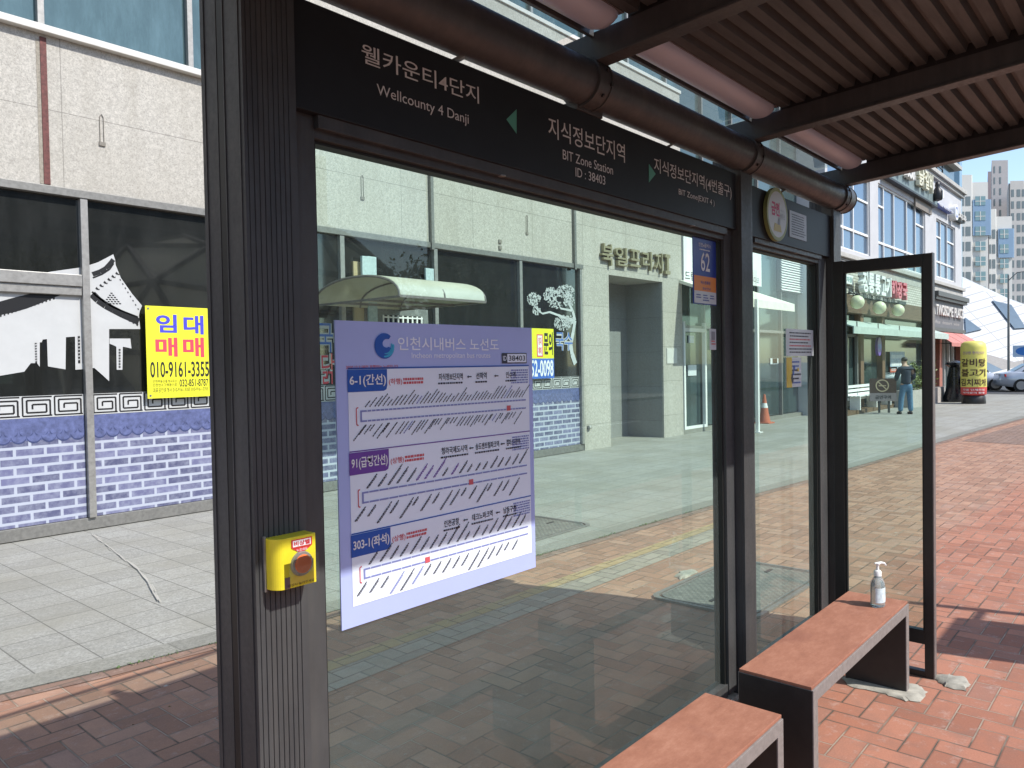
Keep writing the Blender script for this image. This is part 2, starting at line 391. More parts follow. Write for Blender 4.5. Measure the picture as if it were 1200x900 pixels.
# weeds along the kerb
LEAF = plain('weed_green', (.07, .13, .025), .6, 0, .4, 40)
b = MB()
for k in range(1500):
    q = random.random(); s_ = 1.0+q*7.5
    i = max(n for n in range(len(BND)-1) if BND[n][0] <= s_); p, q2 = BND[i], BND[i+1]; t = (s_-p[0])/(q2[0]-p[0])
    if math.sin(s_*3.1)+math.sin(s_*7.7+1) < random.uniform(-1.0, 1.2): continue
    x, y = s_, p[1]+(q2[1]-p[1])*t-.012+random.gauss(0, .012)
    a = random.random()*6.28; l = random.uniform(.008, .022); dx, dy = math.cos(a)*l, math.sin(a)*l
    b.add([(x, y, .006), (x+dx*.5-dy*.25, y+dy*.5+dx*.25, .006+l*.5), (x+dx, y+dy, .006+l*.4), (x+dx*.5+dy*.25, y+dy*.5-dx*.25, .006+l*.5)], [(0, 1, 2, 3)])
tag(b.build('kerb_weeds', LEAF), 'small green weeds growing in the kerb joint', 'weeds', kind='stuff')
# dry leaves and grit scattered on the bricks
b = MB(); rl = random.Random(21)
for k in range(150):
    x, y = rl.uniform(-1, 12), rl.uniform(-1.5, 4.0); a = rl.random()*6.28; l = rl.uniform(.004, .016); dx, dy = math.cos(a)*l, math.sin(a)*l
    b.add([(x-dx, y-dy, .010), (x+dy*.5, y-dx*.5, .013), (x+dx, y+dy, .012), (x-dy*.5, y+dx*.5, .016)], [(0, 1, 2, 3)], rl.choice((0, 0, 1)))
tag(b.build('leaf_litter', [plain('dry_leaf', (.20, .13, .06), .8, 0, .4, 30), flat('pale_grit', (.45, .42, .36), .9)]), 'tiny dry leaves and grit scattered over the paving', 'litter', kind='stuff')
# concrete footings and crumbs
def patch(name, pts, z, label, gr=None):
    fine = []
    for a, c in zip(pts, pts[1:]+pts[:1]):
        for k in range(5): fine.append((a[0]+(c[0]-a[0])*k/5+random.gauss(0, .006), a[1]+(c[1]-a[1])*k/5+random.gauss(0, .006)))
    pts = fine; sb = SB(); n = len(pts); c = Vector((sum(p[0] for p in pts)/n, sum(p[1] for p in pts)/n))
    o = thing(name, label, 'concrete patch', (c.x, c.y, 0), gr)
    ring = [(c.x+(p[0]-c.x)*.82, c.y+(p[1]-c.y)*.82) for p in pts]
    sb.add([(*p, .003) for p in pts]+[(*p, z) for p in ring], [tuple(range(n, 2*n))]+[(i, (i+1)%n, n+(i+1)%n, n+i) for i in range(n)])
    COL.objects.unlink(o); bpy.data.objects.remove(o)
    return tag(sb.build(name, CONC, None, smooth=50), label, 'concrete patch', gr)
def zpts(*ps): return [WZ(*p) for p in ps]
patch('concrete_footing', zpts((985, 795), (1000, 790), (1040, 800), (1075, 803), (1087, 812), (1082, 823), (1062, 822), (1030, 812), (1000, 806)), .012, 'pale concrete smear under the far leg of the bench with the bottle')
patch('concrete_footing', zpts((1094, 793), (1110, 792), (1132, 797), (1138, 804), (1130, 810), (1106, 806)), .016, 'rounded pale concrete lump at the foot of the glass side panel post')
patch('concrete_footing', zpts((792, 676), (800, 671), (812, 669), (818, 671), (806, 677), (797, 680)), .02, 'crumbled pale concrete at the corner of the manhole cover')
# manhole covers
def m_cover():
    t = MT('cast_grey_cover'); x, y, z = t.coord()
    u = (x*38).floor(); v = (y*38).floor(); ch = (u+v).mod(2.0)
    f = t.noise(12, 4, .7)
    t.set(col=t.mix(ch*.5, t.ramp(f, [(.3, (.13, .125, .11)), (.7, (.25, .24, .21))]), (.09, .088, .08)), rough=.75, metal=.1); t.bump(ch+f, .5, .005); return t.m
COVER = m_cover()
def cover(x0, x1, y0, y1, label):
    o = thing('manhole_cover', label, 'manhole cover', ((x0+x1)/2, (y0+y1)/2, 0))
    def rr(g, z):
        pts = []; r = .09
        for cx, cy, a0 in ((x1-g-r, y1-g-r, 0), (x0+g+r, y1-g-r, 90), (x0+g+r, y0+g+r, 180), (x1-g-r, y0+g+r, 270)):
            for k in range(6): a = R(a0+k*18); pts.append((cx+r*math.cos(a), cy+r*math.sin(a), z))
        return pts
    def ring(g0, g1, z, m, nm, par):
        a, c = rr(g0, z), rr(g1, z); n = len(a); q = SB(); base = [(p[0], p[1], .002) for p in a]
        q.add(base+a+c+[(p[0], p[1], .002) for p in c], [(i, (i+1)%n, n+(i+1)%n, n+i) for i in range(n)]+[(n+i, n+(i+1)%n, 2*n+(i+1)%n, 2*n+i) for i in range(n)]+[(2*n+i, 2*n+(i+1)%n, 3*n+(i+1)%n, 3*n+i) for i in range(n)])
        return q.build(nm, m, par)
    ring(0, .03, .016, ALUD, 'outer_frame', o); ring(.045, .06, .016, ALUD, 'inner_frame', o)
    q = SB(); a = rr(.06, .012); q.add(a, [tuple(range(len(a)))]); q.build('lid', COVER, o)
    for hx in (x0+.2, x1-.2): SB().box(hx-.05, hx+.05, (y0+y1)/2-.012, (y0+y1)/2+.012, .0125, .017).build('lift_slot', BLACK, o)
cover(4.46, 5.75, 1.95, 2.71, 'large grey rounded manhole cover in the red brick paving behind the shelter glass')
cover(4.95, 6.18, 4.36, 5.13, 'dark rounded manhole cover in the pale granite slabs beside the kerb')

# ------------------------------------------------------------------ bus shelter
SH = thing('bus_shelter', 'dark bronze metal and glass bus shelter with sign header and corrugated roof', 'bus shelter', (2.2, 1.6, 0))
G = 1.6
def post(x0, x1, y0, y1, ztop):
    s = SB(); nfl = 9; w_ = (x1-x0-.016)/nfl; prof = [(x0, y1), (x0, y0)]
    prof.append((x0+.008, y0))
    for k in range(nfl):
        a = x0+.008+k*w_; prof += [(a+.0005, y0+.0028), (a+w_*.10, y0+.0028), (a+w_*.2, y0), (a+w_*.98, y0)]
    prof += [(x1, y0), (x1, y1)]
    # side grooves on the near face
    n = len(prof); s.add([(p[0], p[1], 0) for p in prof]+[(p[0], p[1], ztop) for p in prof], [(i, (i+1)%n, n+(i+1)%n, n+i) for i in range(n)]+[tuple(range(n, 2*n))])
    for gy in (y0+.012, y0+.075, y0+.105, y1-.02): s.box(x0-.0025, x0-.0003, gy, gy+.004, 0, ztop)
    o = s.build('post', STEEL, SH)
    SB().box(x0-.0015, x0+.001, y0+.08, y0+.103, .0, ztop-.001).build('side_groove', BLACK, o)
    SB().box(x0-.03, x1+.03, y0-.03, y1+.03, 0, .018).build('base_plate', STEEL, o, bevel=.003)
    return o
post(.881, 1.012, 1.52, 1.70, 2.52)
post(3.36, 3.478, 1.52, 1.66, 2.52)
post(4.60, 4.72, 1.52, 1.66, 2.52)
def frame_panel(x0, x1, fl, fr, zb, zt):
    """outer frame with glass and black gasket"""
    s = SB()
    s.box(x0, x0+fl, G-.035, G+.035, .05, zt+.09); s.box(x1-fr, x1, G-.035, G+.035, .05, zt+.09)
    s.box(x0+fl, x1-fr, G-.033, G+.033, zt, zt+.055); s.box(x0+fl, x1-fr, G-.052, G-.034, zt+.02, zt+.06)
    s.box(x0+fl, x1-fr, G-.03, G+.03, zb-.06, zb)
    s.build('window_frame', STEEL, SH, bevel=.002)
    g = SB()
    g.box(x0+fl, x0+fl+.012, G-.02, G+.02, zb, zt).box(x1-fr-.012, x1-fr, G-.02, G+.02, zb, zt).box(x0+fl+.012, x1-fr-.012, G-.018, G+.018, zt-.008, zt)
    g.build('gasket', RUBBER, SH)
    p = MB().add([(x0+fl+.012, G, zb), (x1-fr-.012, G, zb), (x1-fr-.012, G, zt-.008), (x0+fl+.012, G, zt-.008)], [(0, 1, 2, 3)])
    return p.build('glass_panel', GLASS, SH)
frame_panel(1.013, 3.358, .078, .085, .10, 2.135)
frame_panel(3.48, 4.598, .09, .12, .10, 2.135)
b = SB().box(1.02, 3.355, G-.05, G+.045, 0, .035).box(3.482, 4.596, G-.05, G+.045, 0, .035); b.build('concrete_sill', CONC, SH, bevel=.006)
for x in (1.75, 2.95, 4.1):
    SB().lathe((x, 1.552, 2.1535), [(.0, 0), (.012, .001), (.012, .004), (.006, .006), (0, .006)], 10).build('screw_cap', ALU, SH)
# header plates
def header(x0, x1, z0, z1, y):
    return SB().box(x0, x1, y, y+.03, z0, z1).build('header_panel', HEAD, SH, bevel=.002)
h1 = header(1.014, 3.345, 2.186, 2.442, 1.54)
h2 = header(3.482, 4.597, 2.178, 2.418, 1.54)
LET = plain('pale_lettering', (.70, .70, .68), .6, 0, .03, 8); LGR = flat('green_lettering', (.10, .36, .27), .5)
t1 = MB(); Y = 1.54
for s_, lt, rb, of in (('웰카운티4단지', (423, 50), (561, 122), .004), ('지식정보단지역', (642, 136), (732, 191), .004), ('지식정보단지역(4번출구)', (766, 184), (857, 235), .003)):
    t1 = MB(); textpx(t1, s_, Y, lt, rb, 0, of, yy=Y-.0015); t1.build('lettering', LET, h1)
for s_, lt, rb in (('Wellcounty 4 Danji', (441, 98), (549, 149)), ('BIT Zone Station', (659, 175), (718, 205)), ('ID : 38403', (674, 196), (709, 217)), ('BIT Zone(EXIT 4 )', (795, 221), (837, 243))):
    t1 = MB(); textpx(t1, s_, Y, lt, rb, 0, .0, yy=Y-.0015); t1.build('lettering', LET, h1)
for tri in (((593, 140), (605, 128), (605, 157)), ((760, 192), (760, 214), (768, 204))):
    MB().face([WY(*p, Y) for p in tri], Y-.0015).build('arrow_mark', LGR, h1)
# beam tube, collars, brackets
TY, TZ, TR = 1.53, 2.536, .076
tb = SB().tube([(x, TY, TZ) for x in (-.8, 4.80)], TR, 40); tb.build('beam_tube', STEEL, SH, smooth=40)
RX = (-.31, .93, 2.17, 3.42, 4.66)
cb = SB(); cb.tube([(4.80, TY, TZ), (4.83, TY, TZ)], [TR+.004, TR-.012], 40); cb.build('tube_cap', STEEL_LT, SH, smooth=40)
def zr(y): return 2.595+.0645*(1.45-y)
for rx in RX:
    s = SB()
    s.prismx([(1.64, zr(1.64)+.02), (1.60, zr(1.60)), (.21, zr(.21)), (.18, zr(.18)+.03), (.18, zr(.18)+.085), (1.64, zr(1.64)+.10)], rx-.022, rx+.022)
    s.prismx([(1.64, zr(1.64)-.004), (.20, zr(.20)-.004), (.20, zr(.20)+.006), (1.64, zr(1.64)+.006)], rx-.034, rx+.034)
    o = s.build('rafter', STEEL, SH, bevel=.002)
    SB().prismx([(1.35, zr(1.35)+.086), (.21, zr(.21)+.086), (.21, zr(.21)+.1365), (1.35, zr(1.35)+.1365)], rx-.021, rx+.021).build('filler_strip', BLACK, o)
    c = SB(); n = 40
    for x0, x1, r in ((rx-.040, rx-.030, TR+.009), (rx-.030, rx+.030, TR+.005), (rx+.030, rx+.040, TR+.009)): c.tube([(x0, TY, TZ), (x1, TY, TZ)], r, 40)
    c.build('collar', STEEL, o, smooth=40)
    for a, dx in ((20, 0), (-10, .015), (-40, -.01)):
        q = Vector((rx+dx+.012, TY-(TR+.007)*math.cos(R(a)), TZ+(TR+.007)*math.sin(R(a)))); dn = Vector((0, -math.cos(R(a)), math.sin(R(a))))
        SB().tube([q-dn*.004, q+dn*.005], .0065, 6).build('bolt', BLACK, o)
    SB().box(rx-.05, rx+.10, 1.535, 1.60, 2.443, 2.472).build('bracket', STEEL, SH, bevel=.002)
for x in (1.55, 2.75, 3.9):
    SB().bar((x, 1.57, 2.44), (x+.05, 1.53, 2.475), .03, .008).build('clip', ALUD, SH)
# roof sheet: trapezoid ribs running along the shelter
for i in range(4):
    xa, xb = RX[i]+.023, RX[i+1]-.023
    s = MB(); y = 1.345; pitch = .0685; prof = []
    while y > .24:
        prof += [(y, 0), (y-.036, 0), (y-.044, .028), (y-.061, .028)]; y -= pitch
    vs = []; 
    for x in (xa, xb): vs += [(x, p[0], 2.700+.0645*(1.45-p[0])+p[1]) for p in prof]
    n = len(prof); s.add(vs, [(k, k+1, n+k+1, n+k) for k in range(n-1)])
    s.build('corrugated_roof_sheet', DECK, SH)
    y0_, y1_ = 1.352, .19
    if i == 0: SB().prismx([(y0_, 2.733+.0645*(1.45-y0_)), (y1_, 2.733+.0645*(1.45-y1_)), (y1_, 2.748+.0645*(1.45-y1_)), (y0_, 2.748+.0645*(1.45-y0_))], -.8, 4.70).build('roof_cover', STEEL, SH)
    MB().add([(xa, 1.70, 2.70), (xb, 1.70, 2.70), (xb, 1.50, 2.712), (xa, 1.50, 2.712)], [(0, 1, 2, 3)]).build('roof_glass', GLASS2, SH)
    SB().box(xa, xb, 1.482, 1.497, 2.675, 2.715).build('glazing_bar', STEEL, SH, bevel=.002)
    # lilac half round lamp cover
    q = MB(); cy, cz, r = 1.415, 2.715, .062; m = 16; L0, L1 = xa+.01, xb-.02; ring = []
    for xx, k in ((L0, .35), (L0+.02, .8), (L0+.05, 1), (L1-.05, 1), (L1-.02, .8), (L1, .35)):
        ring.append([(xx, cy+r*math.cos(math.pi*j/m)*(k*.5+.5), cz-.01-r*.72*math.sin(math.pi*j/m)*k) for j in range(m+1)])
    vs = [p for rg in ring for p in rg]; n = m+1
    q.add(vs, [(a*n+j, a*n+j+1, (a+1)*n+j+1, (a+1)*n+j) for a in range(5) for j in range(m)]+[tuple(range(n)), tuple(range(5*n, 6*n))])
    lc = q.build('lamp_cover', LAMP, SH, smooth=50)
    SB().box(L0, L1, cy-.066, cy+.066, 2.706, 2.72).build('lamp_housing', STEEL_LT, lc)
SB().box(-.8, 4.70, .14, .18, zr(.1)+.02, zr(.1)+.15).build('front_gutter', STEEL, SH, bevel=.004)
SB().prismx([(1.705, 2.69), (1.72, 2.69), (1.72, 2.72), (1.705, 2.72)], -.8, 4.70).build('rear_edge_trim', STEEL, SH)
# wind panel at the far end
PX = 4.19
s = SB(); s.box(PX-.02, PX+.02, .918, .958, 0, 2.095).box(PX-.02, PX+.02, 1.335, 1.385, 0, 2.098)
s.box(PX-.019, PX+.019, .958, 1.335, 2.034, 2.095).box(PX-.019, PX+.019, .958, 1.335, .165, .235).box(PX-.019, PX+.019, .958, 1.335, 0, .03)
wp = s.build('side_panel', BLACK, SH, bevel=.002)
s = SB().box(PX-.021, PX+.021, .9135, .9178, 0, 2.096); s.build('edge_trim', STEEL_LT, wp)
g = SB().box(PX-.01, PX+.01, 1.325, 1.335, .235, 2.034).box(PX-.01, PX+.01, .958, .966, .235, 2.034); g.build('gasket', RUBBER, wp)
MB().add([(PX, 1.325, .235), (PX, .966, .235), (PX, .966, 2.034), (PX, 1.325, 2.034)], [(0, 1, 2, 3)]).build('glass_pane', GLASS3, wp)
# paler strip painted in for the lit side face of the last post
SB().box(4.722, 4.735, 1.525, 1.64, 0, 2.47).build('painted_lit_side', ALU, SH)

# ------------------------------------------------------------------ benches
def m_stone():
    t = MT('terracotta_seat_slab'); f = t.noise(13, 8, .8, stretch=(.7, 1.6, 1)); g = t.noise(150, 4, .85); st = t.noise(4.5, 3, .5)
    c = t.ramp(f, [(.25, (.24, .095, .058)), (.5, (.33, .14, .088)), (.75, (.43, .205, .135))])
    c = t.mix(t.ramp(g, [(.58, (0, 0, 0)), (.75, (.35,)*3)]), c, (.55, .36, .28))
    c = t.mix(t.ramp(st, [(.56, (0, 0, 0)), (.66, (.30,)*3)]), c, (.17, .06, .045))
    t.set(col=c, rough=.7, spec=.3); t.bump(g, .2, .002); return t.m
STONE = m_stone()
FASC = plain('weathered_bench_frame', (.24, .215, .20), .6, .1, .18, 40, .2)
BSIDE = plain('black_bench_leg', (.022, .019, .018), .5, 0, .2, 20)
def bench(x0, x1, label):
    o = thing('bench', label, 'bench', ((x0+x1)/2, 1.115, 0), 'benches in front of the shelter glass')
    y0, y1 = .975, 1.255
    seat = SB().box(x0+.0, x1-.0, y0+.006, y1-.004, .418, .43).build('seat', STONE, o, bevel=.002)
    SB().box(x0, x1, y0, y1, .372, .4178).build('seat_frame', FASC, o, bevel=.0015)
    for a in (x0, x1-.045):
        lg = SB().box(a, a+.045, y0, y1, 0, .3718).build('leg', FASC, o, bevel=.0015)
        SB().box(a-.0025, a+.0475, y0+.004, y1-.004, .002, .3717).build('leg_cladding', BSIDE, lg)
    # black end plate reaches up to the seat edge
    SB().box(x0-.0028, x0-.0003, y0+.004, y1-.004, .372, .4165).build('end_plate', BSIDE, o)
    return o
b2 = bench(2.70, 3.955, 'farther bench with a red stone seat carrying the hand sanitizer bottle')
b1 = dup(b2); b1.location.x -= 1.525; b1['label'] = 'nearer bench with bare red stone seat, cut off by the lower edge'
# ------------------------------------------------------------------ sanitizer bottle
bx, by, bz = 3.80, 1.07, .4305
SB_ = thing('sanitizer_bottle', 'clear pump bottle of hand sanitizer on the far end of the bench', 'bottle', (bx, by, bz))
GELM = MT('clear_blue_gel_plastic'); GELM.set(col=(.75, .88, .90), rough=.08, trans=.75, spec=.5); GELM.b.inputs['IOR'].default_value = 1.35
s = SB(); n = 28
BS = 1.13
def oval(k, z): return [(bx+.043*k*math.cos(2*math.pi*q/n), by+.031*k*math.sin(2*math.pi*q/n), bz+z*BS) for q in range(n)]
rings = [oval(.93, 0), oval(1, .004), oval(1, .085), oval(.93, .098), oval(.70, .112), oval(.42, .122), oval(.36, .130)]
s.add([p for r_ in rings for p in r_], [(a*n+q, a*n+(q+1)%n, (a+1)*n+(q+1)%n, (a+1)*n+q) for a in range(len(rings)-1) for q in range(n)]+[tuple(range(n))[::-1], tuple(range((len(rings)-1)*n, len(rings)*n))])
s.build('bottle_body', GELM.m, SB_, smooth=60)
PLW = flat('white_plastic', (.82, .82, .80), .35)
s = MB(); m = 12; vs = []
for k in range(m+1):
    a = R(185+k*10)
    for z in (.022, .090): vs.append((bx+.0436*math.cos(a), by+.0316*math.sin(a), bz+z))
s.add(vs, [(2*k, 2*k+2, 2*k+3, 2*k+1) for k in range(m)]); s.build('label_sticker', plain('pale_blue_label', (.62, .74, .78), .5, 0, .25, 60), SB_)
bz += .016
s = SB().lathe((bx, by, bz), [(.018, .125), (.017, .128), (.017, .145), (.012, .150), (.007, .152), (.006, .175), (.010, .176), (.011, .183), (.006, .187), (0, .187)], 18)
s.tube([(bx, by, bz+.181), (bx+.015, by-.012, bz+.184), (bx+.028, by-.022, bz+.180), (bx+.034, by-.027, bz+.170)], [.007, .006, .005, .004], 10)
s.tube([(bx, by, bz+.181), (bx-.012, by+.010, bz+.182)], [.007, .004], 10)
s.build('pump', PLW, SB_, smooth=50)

# ------------------------------------------------------------------ emergency call box on the near post
YEL = plain('yellow_plastic', (.78, .66, .03), .4, 0, .06, 30)
ex0, ex1, ez0, ez1 = .903, 1.006, 1.100, 1.212
EM = thing('emergency_call_box', 'yellow emergency call box with an orange push button on the near post', 'call box', ((ex0+ex1)/2, 1.52, (ez0+ez1)/2))
s = SB(); pr = []
for k in range(9): a = R(180+k*90/8); pr.append((ex0+.022+.022*math.cos(a)*1.0, 1.482+.024+.030*math.sin(a)))
pr = [(ex0, 1.519)]+pr+[(ex1, 1.476), (ex1, 1.519)]; n = len(pr)
s.add([(p[0], p[1], ez0) for p in pr]+[(p[0], p[1], ez1) for p in pr], [(i, (i+1)%n, n+(i+1)%n, n+i) for i in range(n)]+[tuple(range(n))[::-1], tuple(range(n, 2*n))])
s.build('case', YEL, EM, bevel=.0012)
SB().box(ex0-.004, ex0+.0005, 1.512, 1.519, ez0-.006, ez1+.004).build('hinge_strip', ALU, EM)
yb = 1.4755; cx, cz = .968, 1.150
b = SB(); b.tube([(cx, yb, cz), (cx, yb-.006, cz)], [.028, .026], 28); b.build('button_ring', ALU, EM, smooth=40)
b = SB(); b.tube([(cx, yb-.004, cz), (cx, yb-.010, cz), (cx, yb-.012, cz)], [.021, .020, .015], 28); b.build('push_button', flat('orange_red_plastic', (.95, .17, .02), .5), EM, smooth=50)
CLR = m_glass('clear_cover', (.97, .97, .93), .01, (.7, .7, .6))
MB().rect(.928, 1.004, 1.112, 1.172, yb-.014).build('cover_flap', CLR, EM)
REDM = flat('red_print', (.62, .03, .04), .5); BLKP = flat('black_print', (.02, .02, .02), .5); WHP = flat('white_print', (.80, .80, .80), .5)
b = MB(); b.rect(.943, .996, 1.187, 1.206, yb-.0008, 0).face([(.945, 1.186), (.969, 1.173), (.994, 1.186)], yb-.0008, 0)
b.rect(.9465, .9925, 1.1895, 1.2035, yb-.0012, 1); text(b, '비상벨', .949, .990, 1.191, 1.202, yb-.0016, 0, .03); text(b, '누르세요', .955, .983, 1.178, 1.1845, yb-.0016, 1)
text(b, '비상시 눌러주세요', .932, 1.000, 1.104, 1.110, yb-.0012, 2); b.build('front_print', [REDM, WHP, BLKP], EM)
b = MB(); b.rect(.9245, .938, 1.101, 1.126, 1.4753).build('bottom_label', plain('brown_label', (.16, .11, .11), .6), EM)

# ------------------------------------------------------------------ route map poster
PY = G-.006
ZB7 = lambda x, y: WY(380+x*.216667, 360+y*.216667, G)
ZB8 = lambda x, y: WY(380+x*.222222, 545+y*.222222, G)
px0, px1, pz0, pz1 = 1.157, 1.927, .9215, 1.703
PO = thing('route_map_poster', 'lavender and white bus route map poster stuck on the shelter glass', 'poster', ((px0+px1)/2, PY, pz0))
LAV = plain('lavender_print', (.43, .50, .84), .32, 0, .04, 3); PWH = plain('poster_white', (.80, .87, .97), .30, 0, .03, 3)
SB().box(px0, px1, PY-.0015, PY+.003, pz0, pz1).build('sheet', LAV, PO)
BLU = flat('blue_print', (.012, .09, .42), .4); PUR = flat('purple_print', (.15, .05, .33), .4); GRT = flat('grey_title_print', (.90, .93, 1.0), .4); CYA = flat('cyan_print', (.05, .42, .66), .4)
DKP = flat('dark_print', (.03, .03, .05), .5); LNB = flat('pale_blue_print', (.22, .25, .52), .5); PNK = flat('pink_red_print', (.60, .10, .12), .5)
y1_ = PY-.0025
# white field
fx0, fx1 = px0+.035, px1-.020
zt = ZB7(105, 335)[1]
MB().rect(fx0, fx1, pz0+.052, zt, y1_).build('white_field', PWH, PO)
ym = PY-.0035; yt = PY-.0045
b = MB()   # title
lt, rb = ZB7(385, 160), ZB7(932, 236); text(b, '인천시내버스 노선도', lt[0], rb[0], rb[1], lt[1], ym, 0, .01)
lt, rb = ZB7(460, 246), ZB7(886, 282); text(b, 'Incheon metropolitan bus routes', lt[0], rb[0], rb[1], lt[1], ym, 0, .006); b.build('title_lettering', GRT, PO)
b = MB()   # swirl emblem
c0 = ZB7(314, 210); r_ = .034
def swirl(rr, a0, a1, wmax, ox, oz, mi, n=26):
    o_, i_ = [], []
    for k in range(n+1):
        t = k/n; a = R(a0+(a1-a0)*t); w2 = wmax*math.sin(math.pi*min(1, t*.55+.12))
        o_.append((c0[0]+ox+rr*math.cos(a), c0[1]+oz+rr*math.sin(a))); i_.append((c0[0]+ox+(rr-w2)*math.cos(a)+.2*w2*t, c0[1]+oz+(rr-w2)*math.sin(a)))
    for k in range(n): b.face([o_[k], o_[k+1], i_[k+1], i_[k]], ym-.0003*mi, mi)
swirl(r_, 50, 345, .030, 0, 0, 0); swirl(r_*.86, 255, 372, .009, .004, -.001, 1); swirl(r_*.62, 250, 385, .006, .006, -.001, 1)
b.build('emblem', [BLU, CYA], PO)
b = MB()   # stop id plate
lt, rb = ZB7(948, 248), ZB7(1083, 303); xa, za, xb, zb = lt[0], rb[1], rb[0], lt[1]
b.rect(xa, xb, za, zb, ym, 0); b.rect(xa+.025, xb-.003, za+.003, zb-.003, ym-.0004, 1)
text(b, 'ID', xa+.004, xa+.021, za+.009, zb-.009, yt, 1, .01); text(b, '38403', xa+.031, xb-.008, za+.008, zb-.008, yt, 0, .01); b.build('id_plate', [DKP, PWH], PO)
b = MB(); b.rect(fx0, fx1, zt-.001, zt+.003, ym, 0)
lt, rb = ZB7(105, 315), ZB7(388, 330); text(b, '2020.12.21부터 운행하는 노선입니다', lt[0], rb[0], rb[1], lt[1], ym, 1, .012)
za_ = ZB7(105, 778)[1]; zc_ = ZB8(118, 368)[1]
za_ = (ZB7(112, 782)[1]+ZB7(1090, 672)[1])/2; zc_ = (ZB8(118, 368)[1]+ZB8(1070, 160)[1])/2
b.rect(fx0, fx1, za_-.0015, za_+.0015, ym, 2); b.rect(fx0, fx1, zc_-.002, zc_+.0015, ym, 0)
b.build('rule_lines', [BLU, PNK, PUR], PO)
rnd = random.Random(3)
def route(ztop, zbot, badge, badgecol, name_r, dest, n_up, n_dn, blues, badge_w, redpos):
    hgt = ztop-zbot
    bg_ = MB(); bw = badge_w; bh = .058
    bg_.face([(fx0-.002, ztop-bh), (fx0+bw-.012, ztop-bh), (fx0+bw-.003, ztop-bh+.004), (fx0+bw, ztop-bh+.014), (fx0+bw, ztop-.001), (fx0-.002, ztop-.001)], ym, 0)
    text(bg_, badge, fx0+.004, fx0+bw-.005, ztop-bh+.012, ztop-.013, yt, 1, .02); bg_.build('route_badge', [badgecol, WHP], PO)
    h_ = MB(); text(h_, name_r, fx0+bw+.006, fx0+bw+.052, ztop-.045, ztop-.026, ym, 1, .015)
    for q, zz in enumerate((.026, .036)):
        x = fx0+bw+.056
        while x < fx0+bw+.125-q*.0: l = rnd.uniform(.003, .010); h_.rect(x, x+l, ztop-zz-.0065, ztop-zz, ym, 1); x += l+.0018
    h_.build('route_subtitle', [DKP, PNK, LNB], PO)
    for s_, u0, u1 in dest:
        h_ = MB(); text(h_, s_, fx0+u0, fx0+u1, ztop-.036, ztop-.016, ym, 0, .02)
        x = fx0+u0-.003
        while x < fx0+u1: l = rnd.uniform(.004, .010); h_.rect(x, x+l, ztop-.047, ztop-.042, ym, 0); x += l+.002
        h_.build('stop_heading', [DKP, PNK, LNB], PO)
    for (s_, u0, u1), (s2, v0, v1) in zip(dest, dest[1:]):
        m_ = fx0+(u1+v0)/2; h_ = MB(); h_.line((m_-.006, ztop-.028), (m_+.009, ztop-.028), .0035, ym, 0); h_.face([(m_-.011, ztop-.028), (m_-.004, ztop-.0325), (m_-.004, ztop-.0235)], ym-.0003, 0); h_.build('route_arrow', DKP, PO)
    h_ = MB()
    for r0 in range(6):
        x = fx1-.088
        while x < fx1-.006: l = rnd.uniform(.003, .014); h_.rect(x, min(x+l, fx1-.006), ztop-.010-r0*.0078-.0045, ztop-.010-r0*.0078, ym, 2); x += l+.0022
    h_.build('timetable_lines', [DKP, PNK, LNB], PO)
    # loop line
    zu, zl = ztop-hgt*.52, ztop-hgt*.645; lx0, lx1 = fx0+.038, fx1-.018
    l_ = MB(); l_.rect(lx0, lx1, zu-.0022, zu+.0022, ym, 0).rect(lx0, lx1, zl-.0022, zl+.0022, ym, 0).rect(lx0-.0022, lx0+.003, zl-.0022, zu+.0022, ym-.0002, 0)
    l_.line((lx0-.014, zl-.008), (lx0-.014, zu+.008), .003, ym, 1).line((lx0-.014, zu+.008), (lx0-.008, zu+.010), .003, ym, 1).line((lx0-.014, zl-.008), (lx0-.008, zl-.010), .003, ym, 1)
    for u in redpos: l_.rect(lx0+u-.009, lx0+u+.009, zl-.004, zl+.012, ym-.0004, 1)
    for q in range(max(n_up, n_dn)):
        xx = lx0+.02+(lx1-lx0-.03)*q/max(n_up, n_dn)
        l_.rect(xx-.0009, xx+.0009, zu-.0022, zu+.0022, ym-.0003, 2); l_.rect(xx-.0009, xx+.0009, zl-.0022, zl+.0022, ym-.0003, 2)
    l_.build('route_loop', [LNB, PNK, PWH], PO)
    # slanted stop names, too small to read
    for up, n_ in ((1, n_up), (0, n_dn)):
        st = MB()
        for q in range(n_):
            xx = lx0+(.015 if up else -.012)+(lx1-lx0-.02)*q/n_+rnd.uniform(-.002, .002)
            L_ = rnd.choice((.024, .030, .034, .038, .046, .055))*(1 if n_ > 30 else 1.3); a = R(44)
            mi = 1 if (up, q) in blues else 0
            z0_ = zu+.010 if up else zl-.010-L_*math.sin(a)
            x0_ = xx if up else xx-L_*math.cos(a)*.35
            for off2, sc_ in ((0, 1.0), (.005, .8))[:1 if n_ > 30 else 2]:
                t = 0.
                while t < L_*sc_:
                    l2 = rnd.uniform(.004, .009); e = min(L_*sc_, t+l2)
                    st.line((x0_+off2+t*math.cos(a), z0_+t*math.sin(a)), (x0_+off2+e*math.cos(a), z0_+e*math.sin(a)), (.0032 if n_ > 30 else .0036) if off2 == 0 else .0018, ym, mi); t = e+.0012
        tag(st.build('stop_names', [DKP, LNB if badgecol is BLU else PUR], PO), kind='stuff')
route(zt-.001, za_+.002, '6-1(간선)', BLU, '(하행)', (('지식정보단지역', .315, .412), ('선학역', .468, .515), ('인수역', .603, .648)), 44, 42, {(1, 12), (0, 11), (1, 37), (0, 34)}, .127, (.575,))
